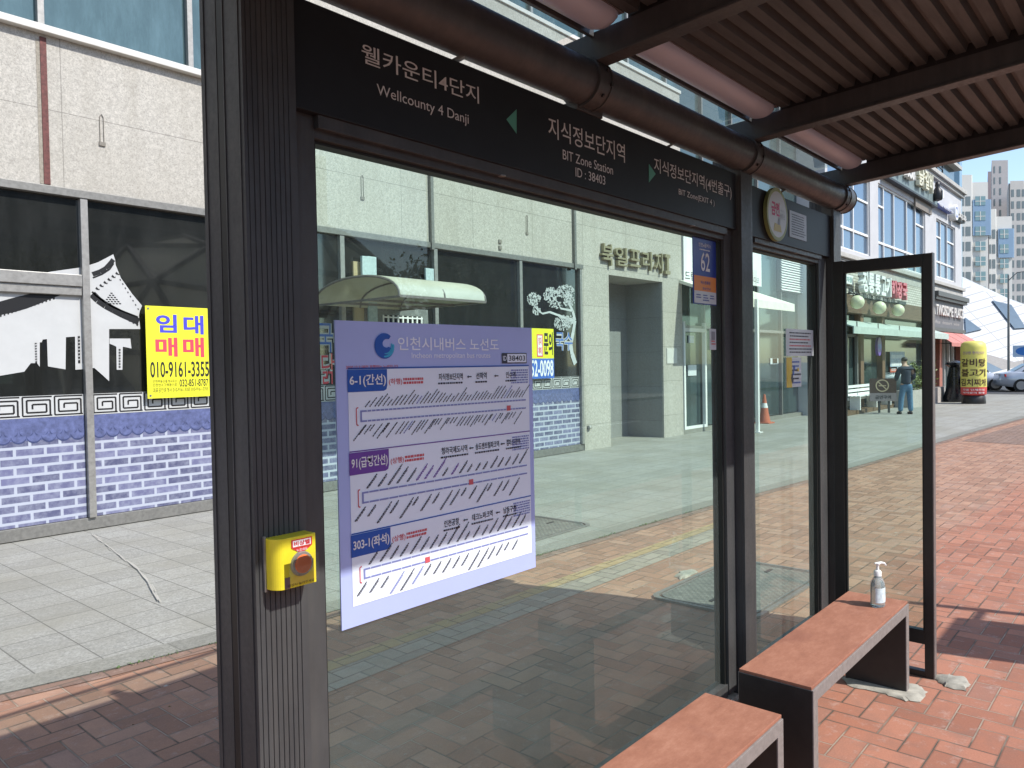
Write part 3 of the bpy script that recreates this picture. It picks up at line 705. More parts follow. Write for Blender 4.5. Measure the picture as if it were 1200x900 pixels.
route(za_-.002, zc_+.002, '91(급행간선)', PUR, '(상행)', (('청라국제도시역', .32, .425), ('송도센트럴파크역', .46, .565), ('캠퍼스타운역', .60, .665)), 19, 17, {(1, 5), (1, 6), (1, 7), (1, 9)}, .127, (.40,))
route(zc_-.002, pz0+.052, '303-1(좌석)', BLU, '(상행)', (('인천공항', .325, .385), ('테크노파크역', .44, .53), ('남동구청', .58, .64)), 18, 17, {(0, 3), (0, 5)}, .127, (.22,))

# stickers on the shelter
def sheetlines(b, x0, x1, z0, z1, y, n, mi, seed=0, th=.45, mis=None):
    r2 = random.Random(seed); st = (z1-z0)/n
    for k in range(n):
        z = z1-k*st-st*.5; x = x0+r2.random()*(x1-x0)*.06
        e = x1-r2.random()*(x1-x0)*.18
        while x < e: l = r2.uniform(.03, .12)*(x1-x0); b.rect(x, min(x+l, e), z-st*th/2, z+st*th/2, y, (mis[k] if mis else mi)); x += l+.015*(x1-x0)
NVY = flat('navy_print', (.02, .045, .30), .35); ORG = flat('orange_print', (.75, .26, .05), .4); STW = flat('sticker_white', (.62, .66, .68), .4)
sx0, sx1 = 3.032, 3.247; zs = [2.128, WY(811, 322, G)[1], WY(811, 340, G)[1], 1.838]
o = thing('route_sticker', 'blue, orange and white sticker with a large number 62 on the glass', 'sticker', ((sx0+sx1)/2, PY, zs[3]))
b = SB().box(sx0, sx1, PY-.001, PY+.003, zs[3], zs[0]); b.build('sheet', NVY, o)
b = MB(); b.rect(sx0+.004, sx1-.004, zs[2], zs[1], PY-.002, 0).rect(sx0+.004, sx1-.004, zs[3]+.004, zs[2], PY-.002, 1)
text(b, '62', sx0+.068, sx1-.062, zs[1]+.022, zs[1]+.105, PY-.002, 2, .012); text(b, '인천e음버스', sx0+.05, sx1-.05, zs[0]-.038, zs[0]-.020, PY-.002, 2, .01)
sheetlines(b, sx0+.05, sx1-.04, zs[0]-.055, zs[0]-.045, PY-.002, 1, 2, 2)
text(b, '버스정류장', sx0+.065, sx1-.06, zs[2]+.030, zs[2]+.046, PY-.0026, 3, .02); text(b, '정보안내', sx0+.08, sx1-.06, zs[2]+.006, zs[2]+.018, PY-.0026, 3, .01)
for k in range(3): sheetlines(b, sx0+.02+k*.064, sx0+.068+k*.064, zs[2]-.034, zs[2]-.012, PY-.0026, 2, 3, k)
sheetlines(b, sx0+.08, sx1-.07, zs[3]+.012, zs[3]+.024, PY-.0026, 1, 3, 9)
b.build('print', [ORG, STW, WHP, NVY], o)
x0, z1 = WY(831, 385, G); x1, z0 = WY(837, 410, G); z1 = 1.70; z0 = 1.60; x0, x1 = 3.20, 3.252
x0, x1 = WY(830.5, 398, G)[0], WY(837.5, 398, G)[0]; z1, z0 = WY(834, 385.5, G)[1], WY(834, 410, G)[1]
o = thing('small_sticker', 'small white portrait sticker low on the edge of the big glass', 'sticker', (x0, PY, z0))
SB().box(x0, x1, PY-.001, PY+.002, z0, z1).build('sheet', STW, o); b = MB(); sheetlines(b, x0+.008, x1-.008, z0+.02, z0+.045, PY-.002, 2, 0, 5); b.rect(x0+.012, x1-.012, z1-.05, z1-.012, PY-.002, 1); b.build('print', [PNK, plain('grey_print', (.28, .3, .32), .5)], o)
# sheets on the second glass
def paper(name, lt, rb, label, m, lines, y=G-.006, cols=None, n=7, hy=None):
    x0, z1 = WY(*lt, y); x1, z0 = WY(*rb, y)
    o = thing(name, label, 'notice', (x0, y, z0)); SB().box(x0, x1, y-.001, y+.002, z0, z1).build('sheet', m, o)
    b = MB(); sheetlines(b, x0+(x1-x0)*.08, x1-(x1-x0)*.06, z0+(z1-z0)*.08, z1-(z1-z0)*.08, y-.002, n, 0, len(label), .4, lines)
    if cols: cols(b, x0, x1, z0, z1, y)
    b.build('print', [DKP, PNK, flat('yellow_print', (.75, .55, .06), .5), BLU], o); return o
paper('notice_sheet', (921, 385), (953, 417), 'white notice with rows of dark and red text on the narrow glass', STW, [0, 0, 1, 0, 1, 0, 0])
def flyer(b, x0, x1, z0, z1, y):
    b.rect(x0, x0+(x1-x0)*.36, z0, z1, y-.0026, 2)
    for k in range(9):
        cx_, cz_ = random.uniform(x0+.02, x1-.02), random.uniform(z0+.03, z1-.05); b.disc(cx_, cz_, random.uniform(.008, .017), y-.0032-k*.0002, random.choice((2, 3, 0)), 10)
paper('flyer_sheet', (921, 419), (939, 453), 'yellow and white illustrated flyer below the text notice', STW, [3, 3, 0, 0, 0, 3], cols=flyer, n=6)
paper('notice_plate', (925, 246), (945, 283), 'pale rectangular notice plate on the short header beside the round sign', plain('pale_plate', (.42, .44, .48), .4), [0]*9, y=1.538, n=9)
# round no smoking sign on the header
cxz = WY(906.3, 252, 1.54); rr_ = .5*(WY(906, 221, 1.54)[1]-WY(906, 283, 1.54)[1]); 
o = thing('round_sign', 'round pale green bordered sign with pink writing on the header', 'sign', (cxz[0], 1.52, cxz[1]))
b = SB(); b.tube([(cxz[0], 1.537, cxz[1]), (cxz[0], 1.520, cxz[1])], rr_, 40); b.build('disc', flat('olive_edge', (.22, .26, .10), .5), o)
b = MB(); b.disc(cxz[0], cxz[1], rr_*.99, 1.5185, 0, 40, rr_*.86).disc(cxz[0], cxz[1], rr_*.86, 1.5185, 1, 40)
text(b, '금연', cxz[0]-rr_*.58, cxz[0]+rr_*.18, cxz[1]-.01, cxz[1]+rr_*.45, 1.5175, 2, .04); text(b, '버스', cxz[0]+rr_*.28, cxz[0]+rr_*.66, cxz[1]+.02, cxz[1]+rr_*.22, 1.5175, 3); text(b, '정류소', cxz[0]+rr_*.24, cxz[0]+rr_*.7, cxz[1]-.02, cxz[1]+.01, 1.5175, 3)
b.face([(cxz[0]-.05, cxz[1]-.085), (cxz[0]+.05, cxz[1]-.085), (cxz[0]+.035, cxz[1]-.05), (cxz[0]-.04, cxz[1]-.045)], 1.5177, 4)
b.face([(cxz[0]+.0, cxz[1]-.05), (cxz[0]+.03, cxz[1]-.05), (cxz[0]+.03, cxz[1]-.025), (cxz[0]+.018, cxz[1]-.01), (cxz[0]+.005, cxz[1]-.025)], 1.5176, 3)
b.build('print', [flat('olive_green_print', (.30, .36, .12), .5), flat('pale_sign_face', (.52, .55, .52), .4), flat('magenta_print', (.55, .04, .14), .5), flat('grey_blue_print', (.25, .28, .33), .5), flat('mustard_print', (.55, .50, .15), .5)], o)
# ------------------------------------------------------------------ granite building with the closed restaurant windows
FY = 8.3
A = thing('granite_building', 'pale speckled granite building with dark shop windows and bronze letters', 'building', (6, FY, 0))
WXE = 15.22
nx0, nx1, nzt = 12.36, 14.38, 3.30
s = SB()
s.box(-16, 11.50, FY-.02, FY+.4, 3.41, 4.86)
s.box(11.50, nx0, FY-.02, FY+.9, 0, 4.859).box(nx0, nx1, FY-.02, FY+.9, nzt, 4.858).box(nx1, WXE, FY-.02, FY+.9, 0, 4.859)
s.box(nx0, nx1, FY+.90, FY+1.1, 0, nzt+.1)
s.box(-16, 11.5, FY+1.4, FY+1.6, 0, 3.6)
s.build('wall', GRANITE, A)
SB().box(nx0+.002, nx1-.002, FY+.88, FY+.898, .0, nzt-.002).box(nx0+.001, nx0+.012, FY+.01, FY+.88, 0, nzt-.002).box(nx1-.012, nx1-.001, FY+.01, FY+.88, 0, nzt-.002).build('niche_lining', NICHE, A)
SB().box(-16, WXE+.05, FY-.10, FY+.2, 4.862, 4.93).build('ledge', LEDGE, A, bevel=.006)
SB().box(-16, WXE+.03, FY-.05, FY+.2, 6.02, 6.10).build('ledge', LEDGE, A, bevel=.006)
SB().box(-16, WXE, FY-.02, FY+.5, 6.102, 7.45).build('upper_wall', GRANITE, A)
SB().box(-16, WXE+.03, FY-.05, FY+.2, 7.452, 7.52).build('ledge', LEDGE, A, bevel=.006)
SB().box(-16, WXE, FY-.02, FY+.5, 9.2, 10.4).build('parapet', GRANITE, A)
SB().box(WXE-.3, WXE, FY+.21, FY+8, 0, 9.2).build('side_wall', GRANITE, A)
SB().box(-16, WXE-.3, FY+.5, FY+8, 9.2, 9.4).build('roof', ALUD, A)
for z0, z1 in ((4.932, 6.018), (7.522, 9.198)):
    xs = [-16+k*2.02+.49 for k in range(16)]; xs = [x for x in (2.853-2*1.46*3, 2.853-2*1.46*2, 2.853-2*1.46, 2.70, 4.19, 5.71, 7.2, 8.7, 10.2, 11.7, 13.2, 14.7) ]
    for a, c in zip([-16]+xs, xs+[WXE]):
        MB().add([(a+.03, FY+.06, z0), (c-.03, FY+.06, z0), (c-.03, FY+.06, z1), (a+.03, FY+.06, z1)], [(0, 1, 2, 3)]).build('upper_window', TEALWIN, A)
    for x in xs: SB().box(x-.03, x+.03, FY+.0, FY+.09, z0, z1).build('mullion', ALU, A, bevel=.004)
# rust stain strip, holes, pipes
xr, zr0 = WY(48, 130, FY); 
SB().box(xr-.0, xr+.055, FY-.030, FY-.0202, 3.42, 4.83).build('rusty_flashing', RUST, A)
SB().box(xr-.035, xr-.001, FY-.023, FY-.0203, 3.42, 4.80).build('sealant_stain', plain('sealant_stain', (.30, .27, .22), .8, 0, .3, 40), A)
HOLE = plain('old_bracket_stain', (.22, .20, .17), .8, 0, .3, 40)
def bracket(px, pt, pb):
    x, z1 = WY(px, pt, FY-.02); z0 = WY(px, pb, FY-.02)[1]; s = SB()
    s.tube([(x-.018, FY-.026, z1-.03), (x-.018, FY-.026, z0+.03)], .004, 6).tube([(x+.018, FY-.026, z1-.03), (x+.018, FY-.026, z0+.03)], .004, 6)
    s.tube([(x-.018, FY-.026, z1-.03), (x, FY-.026, z1), (x+.018, FY-.026, z1-.03)], .004, 6).box(x-.03, x+.03, FY-.034, FY-.0205, z0, z0+.04); s.build('wall_bracket', HOLE, A)
bracket(118.5, 134, 171); bracket(424, 205, 234); bracket(617, 252, 275)
for px in (506, 673):
    x = WY(px, 260, FY-.05)[0]; s = SB().box(x-.028, x+.028, FY-.075, FY-.021, 3.30, 5.0); s.build('rain_pipe', ALUD, A, bevel=.004)
x, z = WY(586, 283, FY-.03)
for dz in (0, -.1): SB().box(x-.03, x+.03, FY-.04, FY-.0205, z+dz-.03, z+dz+.03).build('vent_cap', HOLE, A)
# window line: bottom rail, head, mullions
SB().box(-16, 11.48, FY-.01, FY+.10, .012, .13).build('bottom_rail', ALUD, A, bevel=.004)
SB().box(-16, 11.5, FY-.05, FY+.10, 3.33, 3.408).build('head_rail', ALUD, A, bevel=.004)
mull = [-11, -8.4, -5.8, -3.2, -.6, 1.0, 3.02, 6.15, 7.82, 9.75, 11.44]
for x in mull:
    SB().box(x-.035, x+.035, FY-.04, FY+.08, .132, 3.328).build('mullion', ALU, A, bevel=.006)
for a, c in zip([-16]+mull, mull+[11.5]):
    if c-a < .2: continue
    MB().add([(a+.03, FY+.02, .13), (c-.03, FY+.02, .13), (c-.03, FY+.02, 3.33), (a+.03, FY+.02, 3.33)], [(0, 1, 2, 3)]).build('shop_window', DARKWIN, A)
z1, z0 = WY(50, 319, FY-.03)[1], WY(50, 344, FY-.03)[1]
SB().box(-16, 2.98, FY-.05, FY+.06, (z0+z1)/2-.015, z1).box(-16, 2.98, FY-.03, FY+.06, z0, (z0+z1)/2-.016).build('transom', ALU, A, bevel=.006)
# entrance under the awning: pale column, blue painted post, door with lattice
WOODC = plain('beige_timber', (.42, .34, .20), .7, 0, .15, 9, stretch=(1, 1, .2)); BLP = plain('pale_blue_paint', (.42, .52, .53), .6, 0, .18, 30)
def vstrip(pxa, pxb, ptop, m, nm, y, z0=.13):
    x0, z1 = WY(pxa, ptop, y); x1 = WY(pxb, ptop, y)[0]; return SB().box(x0, x1, y, FY+.02, z0, z1).build(nm, m, A, bevel=.003)
vstrip(414, 428, 306, WOODC, 'timber_column', FY-.02)
vstrip(431, 441, 300, BLP, 'painted_post', FY-.06)
vstrip(426, 430, 308, STEEL_LT, 'steel_edge', FY-.03)
x0, z1 = WY(499, 314, FY-.07); x1, z0 = WY(509, 348, FY-.07); SB().box(x0, x1, FY-.07, FY-.041, z0, z1).build('junction_box', BLP, A)
x0, z1 = WY(426, 300, FY-.09); x1, z0 = WY(434, 326, FY-.09); SB().box(x0-.03, x1, FY-.10, FY-.061, z0, z1).build('junction_box', BLP, A)
dx0, dx1 = WY(440, 372, FY)[0], WY(500, 372, FY)[0]; dz = WY(440, 360, FY)[1]
DOORG = plain('grey_door_frame', (.17, .18, .17), .5, 0, .2, 20)
dr = SB().box(dx0, dx1, FY-.03, FY+.01, dz-.10, dz).box(dx0, dx0+.10, FY-.03, FY+.01, .13, dz-.10).box(dx1-.10, dx1, FY-.03, FY+.01, .13, dz-.10).box(dx0+.10, dx1-.10, FY-.03, FY+.01, dz-.42, dz-.34).box(dx0+.10, dx1-.10, FY-.03, FY+.01, .13, .35).build('entrance_door', DOORG, A)
b = SB()
for k in range(9):
    u = dx0+.12+(dx1-dx0-.24)*k/8; b.box(u-.012, u+.012, FY-.028, FY-.01, dz-.34, dz-.10)
for k in range(3): b.box(dx0+.10, dx1-.10, FY-.0285, FY-.0105, dz-.30+k*.08, dz-.28+k*.08)
b.build('lattice', WHITE, dr)
# vinyl on the windows ------------------------------------------------------
VY = FY+.012
Z8 = lambda x, y: WY(x*.22222, 280+y*.22222, FY)
mu = thing('house_mural', 'white silhouette of a traditional tiled roof house stuck on the dark left window', 'window mural', (1.5, VY, 1.5))
S1 = [(-600, 300), (-420, 300), (-100, 270), (0, 250), (130, 205), (270, 172), (440, 148), (520, 122), (600, 80), (610, 110), (612, 135), (640, 205), (700, 290), (752, 352), (740, 380), (735, 405), (742, 475), (578, 475), (578, 750), (540, 715), (500, 680), (450, 686), (400, 690), (398, 515), (350, 518), (348, 688), (255, 672), (250, 528), (228, 530), (222, 545), (212, 545), (212, 675), (198, 655), (165, 655), (130, 700), (0, 722), (-200, 720), (-200, 530), (-300, 530), (-300, 720), (-600, 720)]
MB().face([Z8(*p) for p in S1], VY).build('house_silhouette', VINW, mu)
b = MB(); yb_ = VY-.0012
def px_line(pts, w_):
    for p, q in zip(pts, pts[1:]): b.line(Z8(*p), Z8(*q), w_, yb_)
b.face([Z8(*p) for p in ((-300, 360), (0, 330), (60, 313), (160, 288), (325, 294), (255, 322), (200, 345), (140, 368), (80, 385), (0, 402), (-300, 440))], yb_)
for k in range(16):
    x = -20+k*20; y = 402-max(0, x)*.33; b.face([Z8(x, y-8), Z8(x+12, y-12), Z8(x+10, y+9), Z8(x+2, y+10)], yb_-.0003)
b.build('eave_band', VINB, mu); b = MB()
px_line([(490, 186), (530, 172), (560, 155), (585, 128), (600, 108)], .045); px_line([(492, 205), (540, 186), (580, 160), (602, 128)], .016)
b.build('ridge_lines', VINB, mu); b = MB()
for k in range(6): b = MB(); u, v = 505+k*21, 262-k*16; b.face([Z8(u, v), Z8(u+6, v-10), Z8(u+20, v+4), Z8(u+24, v-4), Z8(u+22, v+8), Z8(u+8, v+6)], yb_-.0003); b.build('tile_mark', VINB, mu)
for k in range(9): b = MB(); u, v = 632+k*13.5, 213+k*22; b.face([Z8(u, v), Z8(u+5, v-3), Z8(u+9, v+5), Z8(u+4, v+8)], yb_); b.build('tile_mark', VINB, mu)
b = MB()
px_line([(488, 278), (510, 300), (550, 330), (600, 360), (660, 385), (730, 412)], .018)
px_line([(488, 290), (520, 322), (560, 350), (600, 372), (650, 398), (735, 436)], .075)
for k in range(11): u, v = 520+k*20, 334+k*11; b.face([Z8(u, v), Z8(u+13, v+4), Z8(u+9, v+16), Z8(u+1, v+12)], yb_-.0003)
b.build('lower_eave', VINB, mu); b = MB()
for r0 in range(6):
    for k in range(r0+1): u, v = 585-r0*8+k*17, 285+r0*11; b.line(Z8(u, v), Z8(u+11, v+2), .012, yb_-.0003)
b.build('gable_lattice', VINB, mu); b = MB()
b.face([Z8(*p) for p in ((185, 548), (196, 548), (198, 655), (188, 655))], yb_)
b.build('column_strip', VINB, mu); b = MB(); b.face([Z8(*p) for p in ((412, 512), (424, 512), (426, 656), (414, 656))], yb_); b.build('column_strip', VINB, mu); b = MB(); b.face([Z8(*p) for p in ((437, 518), (446, 518), (448, 656), (438, 656))], yb_)
b.build('column_strip', VINB, mu)
b = MB()
for k in range(7): b.face([Z8(186, 556+k*14), Z8(196, 554+k*14), Z8(196, 560+k*14), Z8(186, 562+k*14)], yb_-.0006); b.face([Z8(415, 525+k*18), Z8(422, 523+k*18), Z8(423, 530+k*18), Z8(416, 532+k*18)], yb_-.0006)
b.build('column_dots', VINW, mu)
MB().face([Z8(*p) for p in ((580, 525), (690, 525), (696, 578), (672, 572), (650, 568), (648, 690), (618, 690), (616, 568), (600, 560), (580, 552))], VY).build('gate_post', VINW, mu)
b = MB(); [b.face([Z8(628, 580+k*15), Z8(638, 580+k*15), Z8(638, 590+k*15), Z8(628, 590+k*15)], yb_) for k in range(7)]; b.build('column_dots', VINB, mu)
# key pattern band and blue brick wall print
kz0, kz1 = WY(50, 487, FY)[1], WY(50, 464, FY)[1]
BV = MT('blue_brick_print'); x, y, z = BV.coord()
bt = BV.new('ShaderNodeTexBrick'); BV.link(BV.vec(x, z), bt.inputs['Vector'])
bt.inputs['Scale'].default_value = 1.0; bt.inputs['Brick Width'].default_value = .262; bt.inputs['Row Height'].default_value = .0885; bt.inputs['Mortar Size'].default_value = .0135; bt.inputs['Mortar Smooth'].default_value = .05; bt.inputs['Bias'].default_value = -.2
bt.inputs['Color1'].default_value = (.085, .09, .17, 1); bt.inputs['Color2'].default_value = (.18, .185, .32, 1); bt.inputs['Mortar'].default_value = (.42, .45, .53, 1)
nn = BV.noise(14, 5, .7); BV.set(col=BV.mix(BV.ramp(nn, [(.4, (0, 0, 0)), (.8, (.45,)*3)]), bt.outputs['Color'], (.50, .53, .62)), rough=.35)
TILEB = plain('blue_tile_print', (.105, .125, .26), .4, 0, .35, 20); TILED = plain('dark_blue_tile_print', (.05, .065, .16), .4, 0, .25, 20)
bwz = kz0-.235
def wall_print(x0, x1, label):
    o = thing('brick_wall_mural', label, 'window mural', (x0, VY, .13), 'printed wall murals along the shop windows')
    MB().rect(x0, x1, .135, bwz, VY).build('brick_print', BV.m, o)
    b = MB(); b.rect(x0, x1, bwz, kz0-.02, VY, 0)
    n = max(2, int((x1-x0)/.125)); w_ = (x1-x0)/n
    for row, (zc, rr) in enumerate(((bwz+.085, .056), (bwz+.035, .062))):
        for k in range(n+(row == 0)):
            cx = x0+(k+.5*(row == 1))*w_; 
            pts = [(min(x1, max(x0, cx+rr*1.05*math.cos(R(180+q*22.5)))), zc+rr*math.sin(R(180+q*22.5))) for q in range(9)]
            if pts[0][0] < pts[-1][0]-.01: b.face(pts, VY-.001-.0006*row-.0003*(k % 2), 1); b.face([(p[0], p[1]+.014) for p in pts], VY-.0018-.0012*row-.0003*(k % 2), 0)
    b.build('roof_tile_print', [TILEB, TILED], o)
    b = MB(); n = max(1, round((x1-x0)/.262)); w_ = (x1-x0)/n; hh = kz1-kz0
    b.rect(x0, x1, kz0-.018, kz1+.004, VY-.0004, 0)
    for k in range(n):
        u0 = x0+k*w_+.012; u1 = u0+w_-.024; z0_, z1_ = kz0+.0, kz1-.008; t_ = hh*.085
        pts = [(u1, z0_), (u0, z0_), (u0, z1_), (u1, z1_)]
        for p, q in zip(pts, pts[1:]): b.line(p, q, t_*.9, VY-.0012, 1)
        g = hh*.17; a, c, d, e = u0+g*1.1, u1-g*.9, z0_+g, z1_-g
        pts = [(c+g*.4, z0_), (c+g*.4, e), (a, e), (a, d), (c-g*.6, d), (c-g*.6, e-g*1.25), (a+g*1.5, e-g*1.25), (a+g*1.5, d+g*1.0)]
        for p, q in zip(pts, pts[1:]): b.line(p, q, t_, VY-.0016, 1)
    b.build('key_pattern_band', [VINW, VINB], o)
wp_ = [(-3.16, -.64, 'printed blue brick wall and key pattern on the far left shop window'), (-.56, .96, 'printed blue brick wall on the narrow window left of the house mural'), (1.04, 2.98, 'printed blue brick wall and key pattern under the white house mural'), (3.06, 6.11, 'printed blue brick wall under the yellow rental banner'),
       (7.86, 9.71, 'printed blue brick wall on the window hidden mostly by the route map'), (9.79, 11.40, 'printed blue brick wall right of the route map below the pine mural')]
for a in wp_: wall_print(*a)
# rental banners
def banner(lt, rb, label, y=FY-.06):
    x0, z1 = WY(*lt, y); x1, z0 = WY(*rb, y); return thing('rental_banner', label, 'banner', ((x0+x1)/2, y, z0)), x0, x1, z0, z1
YB = plain('yellow_banner_cloth', (.78, .76, .03), .6, 0, .05, 3); BLB = flat('blue_banner_print', (.06, .06, .55), .6); RDB = flat('red_banner_print', (.72, .06, .10), .6)
o, x0, x1, z0, z1 = banner((170, 358), (247.5, 464), 'bright yellow rental banner with blue and red writing and phone number'); y = FY-.06; x1 += .02
SB().box(x0, x1, y, y+.006, z0, z1).build('cloth', YB, o)
ZB = lambda px, py: WY(px*.316667, 240+py*.316667, y)
b = MB()
for s_, lt, rb, mi, of in (('임', (576, 404), (655, 474), 0, .028), ('대', (678, 408), (754, 480), 0, .028), ('매', (574, 490), (658, 562), 1, .028), ('매', (676, 490), (756, 564), 1, .028), ('010-9161-3355', (555, 580), (774, 636), 2, .018), ('032-851-8787', (664, 646), (771, 670), 2, .012), ('인천부동산중개사무소', (566, 648), (655, 658), 2, .0), ('인천연수구해돋이로', (566, 662), (655, 671), 2, 0.), ('대표공인중개사 010-9161-3355 010-9161-3355', (566, 678), (770, 688), 2, 0.)):
    a, c = ZB(*lt), ZB(*rb); t = MB(); text(t, s_, a[0], c[0], c[1], a[1], y-.0015, 0, of); t.build('banner_lettering', (BLB, RDB, BLKP)[mi], o)
for cx_, cz_ in ((x0+.03, z1-.03), (x0+.03, z0+.03)): SB().tube([(cx_, y+.002, cz_), (cx_, y-.003, cz_)], .012, 10).build('eyelet', ALUD, o)
o, x0, x1, z0, z1 = banner((535, 381), (649.5, 443), 'yellow and blue banner half hidden behind the route map poster')
zm_ = WY(649, 420, y)[1]
SB().box(x0, x1, y, y+.006, z0, z1).build('cloth', YB, o); MB().rect(x0, x1, z0, zm_, y-.0012).build('blue_field', plain('blue_banner_field', (.05, .14, .50), .6), o)
w_ = x1-x0; t = MB(); text(t, '상가', x0+.05, x1-w_*.27, zm_+.06, z1-.10, y-.0015, 0, .03); t.build('banner_lettering', BLKP, o)
bx0, bx1 = WY(629, 400, y)[0], WY(636, 400, y)[0]
t = MB(); a, c = WY(637, 389, y), WY(648, 416, y); text(t, '문의', a[0], c[0], c[1], a[1], y-.0015, 0, .03); t.build('banner_lettering', BLKP, o)
t = MB(); t.rect(bx0, bx1, zm_+.03, z1-.10, y-.0022, 0).rect(bx0+.02, bx1-.02, zm_+.05, z1-.12, y-.0028, 1); text(t, '임대', bx0+.04, bx1-.04, (zm_+z1)/2-.02, z1-.15, y-.0034, 0, .03); text(t, '매매', bx0+.04, bx1-.04, zm_+.07, (zm_+z1)/2-.06, y-.0034, 0, .03); t.build('red_box', [RDB, WHP], o)
a, c = WY(622, 422, y), WY(648.5, 441, y); t = MB(); text(t, '032-852-0098', c[0]-(c[0]-a[0])*1.72, c[0], c[1], a[1], y-.003, 0, .02); t.build('banner_lettering', WHP, o)
# vinyl menu words on the windows
def words(s_, lt, rb, m, label, out=.055):
    o = thing('window_lettering', label, 'lettering', (*WY(*lt, FY)[:1], VY, WY(*rb, FY)[1]))
    b = MB(); textpx(b, s_, FY, lt, rb, 0, out, yy=VY-.0035); b.build('outline', VINW, o)
    b = MB(); textpx(b, s_, FY, lt, rb, 0, .0, yy=VY-.005); b.build('coloured_face', m, o)
VBL = flat('blue_vinyl', (.05, .14, .45), .5); VRD = flat('red_vinyl', (.62, .05, .07), .5)
words('국수', (651.5, 389), (671.5, 411), VBL, 'blue words outlined in white beside the blossoming pine mural')
words('칼국수', (352, 376), (410, 413), VBL, 'blue words outlined in white left of the poster top', .06)
words('낙지닭', (340, 414), (393, 450), VRD, 'red words outlined in white left of the poster', .06)
# blossoming tree mural
o = thing('tree_mural', 'white blossoming tree drawn on the dark window beside the granite wall', 'window mural', (11, VY, 1.6))
b = MB(); rt = random.Random(5); TP = lambda x, y: WY(360+x*.28333, 180+y*.28333, FY)
def stroke(pts, w0, w1):
    n = len(pts)-1
    for k in range(n): b.line(TP(*pts[k]), TP(*pts[k+1]), w0+(w1-w0)*k/n, VY-.0004*(k % 2))
stroke([(1112, 870), (1098, 830), (1092, 790), (1102, 740), (1110, 690), (1100, 650), (1085, 620)], .11, .05)
stroke([(1105, 690), (1070, 680), (1040, 668), (1005, 655), (975, 662), (950, 640), (930, 615)], .05, .015)
stroke([(1100, 650), (1075, 645), (1050, 640), (1040, 615), (1020, 600)], .04, .012); stroke([(1085, 620), (1095, 590), (1080, 565)], .03, .012); stroke([(1098, 830), (1085, 800), (1070, 775)], .03, .012)
for cx_, cy_, rx_, ry_, n_ in ((940, 600, 28, 28, 150), (1010, 585, 30, 34, 190), (1070, 570, 38, 28, 220), (1085, 610, 25, 22, 110), (950, 650, 18, 18, 60), (1060, 700, 36, 32, 240), (1085, 690, 20, 20, 70), (1030, 625, 28, 14, 60)):
    for k in range(n_):
        a = rt.random()*6.28; r0 = math.sqrt(rt.random()); u, v = cx_+rx_*r0*math.cos(a), cy_+ry_*r0*math.sin(a)
        p = TP(u, v); r1 = rt.uniform(.008, .026); a0 = rt.random()*6.28
        b.face([(p[0]+r1*math.cos(a0+q*2.1), p[1]+r1*math.sin(a0+q*2.1)) for q in range(3)], VY-.0008-.0001*(k % 7))
b.build('blossom_drawing', plain('dusty_white_vinyl', (.50, .53, .53), .5), o)
# curved awning -------------------------------------------------------------
CR = MT('cream_polycarbonate'); f = CR.noise(1.8, 5, .7); CR.set(col=CR.ramp(f, [(.3, (.46, .45, .33)), (.7, (.60, .59, .46))]), rough=.4, trans=.25)
aw = thing('curved_awning', 'cream curved plastic awning over the shop entrance', 'awning', (6.7, FY, 2.7))
ax0, az0 = WY(369, 355, FY-.04); ayf = WX(468, 345, ax0)[0]; ax1 = WY(569, 352, ayf)[0]; ayb = FY-.04; az0 = WX(468, 345, ax0)[1]
azt = WX(425, 321.5, ax0)[1]; prof = []
for k in range(21): a = R(180*k/20); prof.append(((ayf+ayb)/2-(ayb-ayf)/2*math.cos(a), az0+(azt-az0)*math.sin(a)**.8))
s = MB(); n = len(prof)
for off_ in (0, -.012): s.add([(ax0, p[0], p[1]+off_) for p in prof]+[(ax1, p[0], p[1]+off_) for p in prof], [(k, k+1, n+k+1, n+k) for k in range(n-1)])
s.build('curved_sheet', CR.m, aw, smooth=60)
s = MB(); s.add([(ax1, p[0], p[1]-.013) for p in prof], [tuple(range(n))]); s.build('end_sheet', CR.m, aw)
for x in (ax0, (ax0+ax1)/2, ax1):
    SB().tube([(x, p[0], p[1]-.018) for p in prof], .014, 6).build('rib', STEEL_LT, aw)
SB().box(ax0, ax1, ayf-.01, ayf+.02, az0-.03, az0).build('front_rail', STEEL_LT, aw)
for u in (.33, .66): SB().box(ax0, ax1, ayf+(ayb-ayf)*u, ayf+(ayb-ayf)*u+.03, az0-.035, az0-.005).build('middle_rail', STEEL_LT, aw)
for x in (ax0+.02, ax1-.02): SB().box(x-.012, x+.012, ayf+.021, ayb, az0-.03, az0-.006).build('side_rail', STEEL_LT, aw)
# raised bronze letters on the stone
BRZ = plain('bronze_letter', (.30, .26, .16), .5, .25, .15, 20)
for s_, lt, rb in (('북', (702, 285), (715.5, 312)), ('일', (718, 289), (732, 313)), ('프', (735, 292), (747.5, 314)), ('라', (749.5, 294), (763, 318)), ('자', (764.5, 296), (775, 321)), ('I', (776.5, 298), (782.5, 322))):
    b = MB(); textpx(b, s_, FY-.02, lt, rb, 0, .012 if s_ != 'I' else 0, .035, yy=FY-.06)
    if s_ == 'I':
        x0, z1 = WY(*lt, FY-.02); x1, z0 = WY(*rb, FY-.02); b = MB(); w_ = x1-x0
        b.box(x0, x1, FY-.09, FY-.03, z0, z0+.07).box(x0, x1, FY-.09, FY-.03, z1-.07, z1).box(x0+w_*.32, x1-w_*.32, FY-.0895, FY-.031, z0+.07, z1-.07)
    b.build('bronze_letter', BRZ, A)
x0, z1 = WY(780, 408, FY); x1, z0 = WY(792, 426, FY)
SB().box(x0, x1, FY-.035, FY-.0205, z0, z1).build('wall_plate', LEDGE, A, bevel=.003)
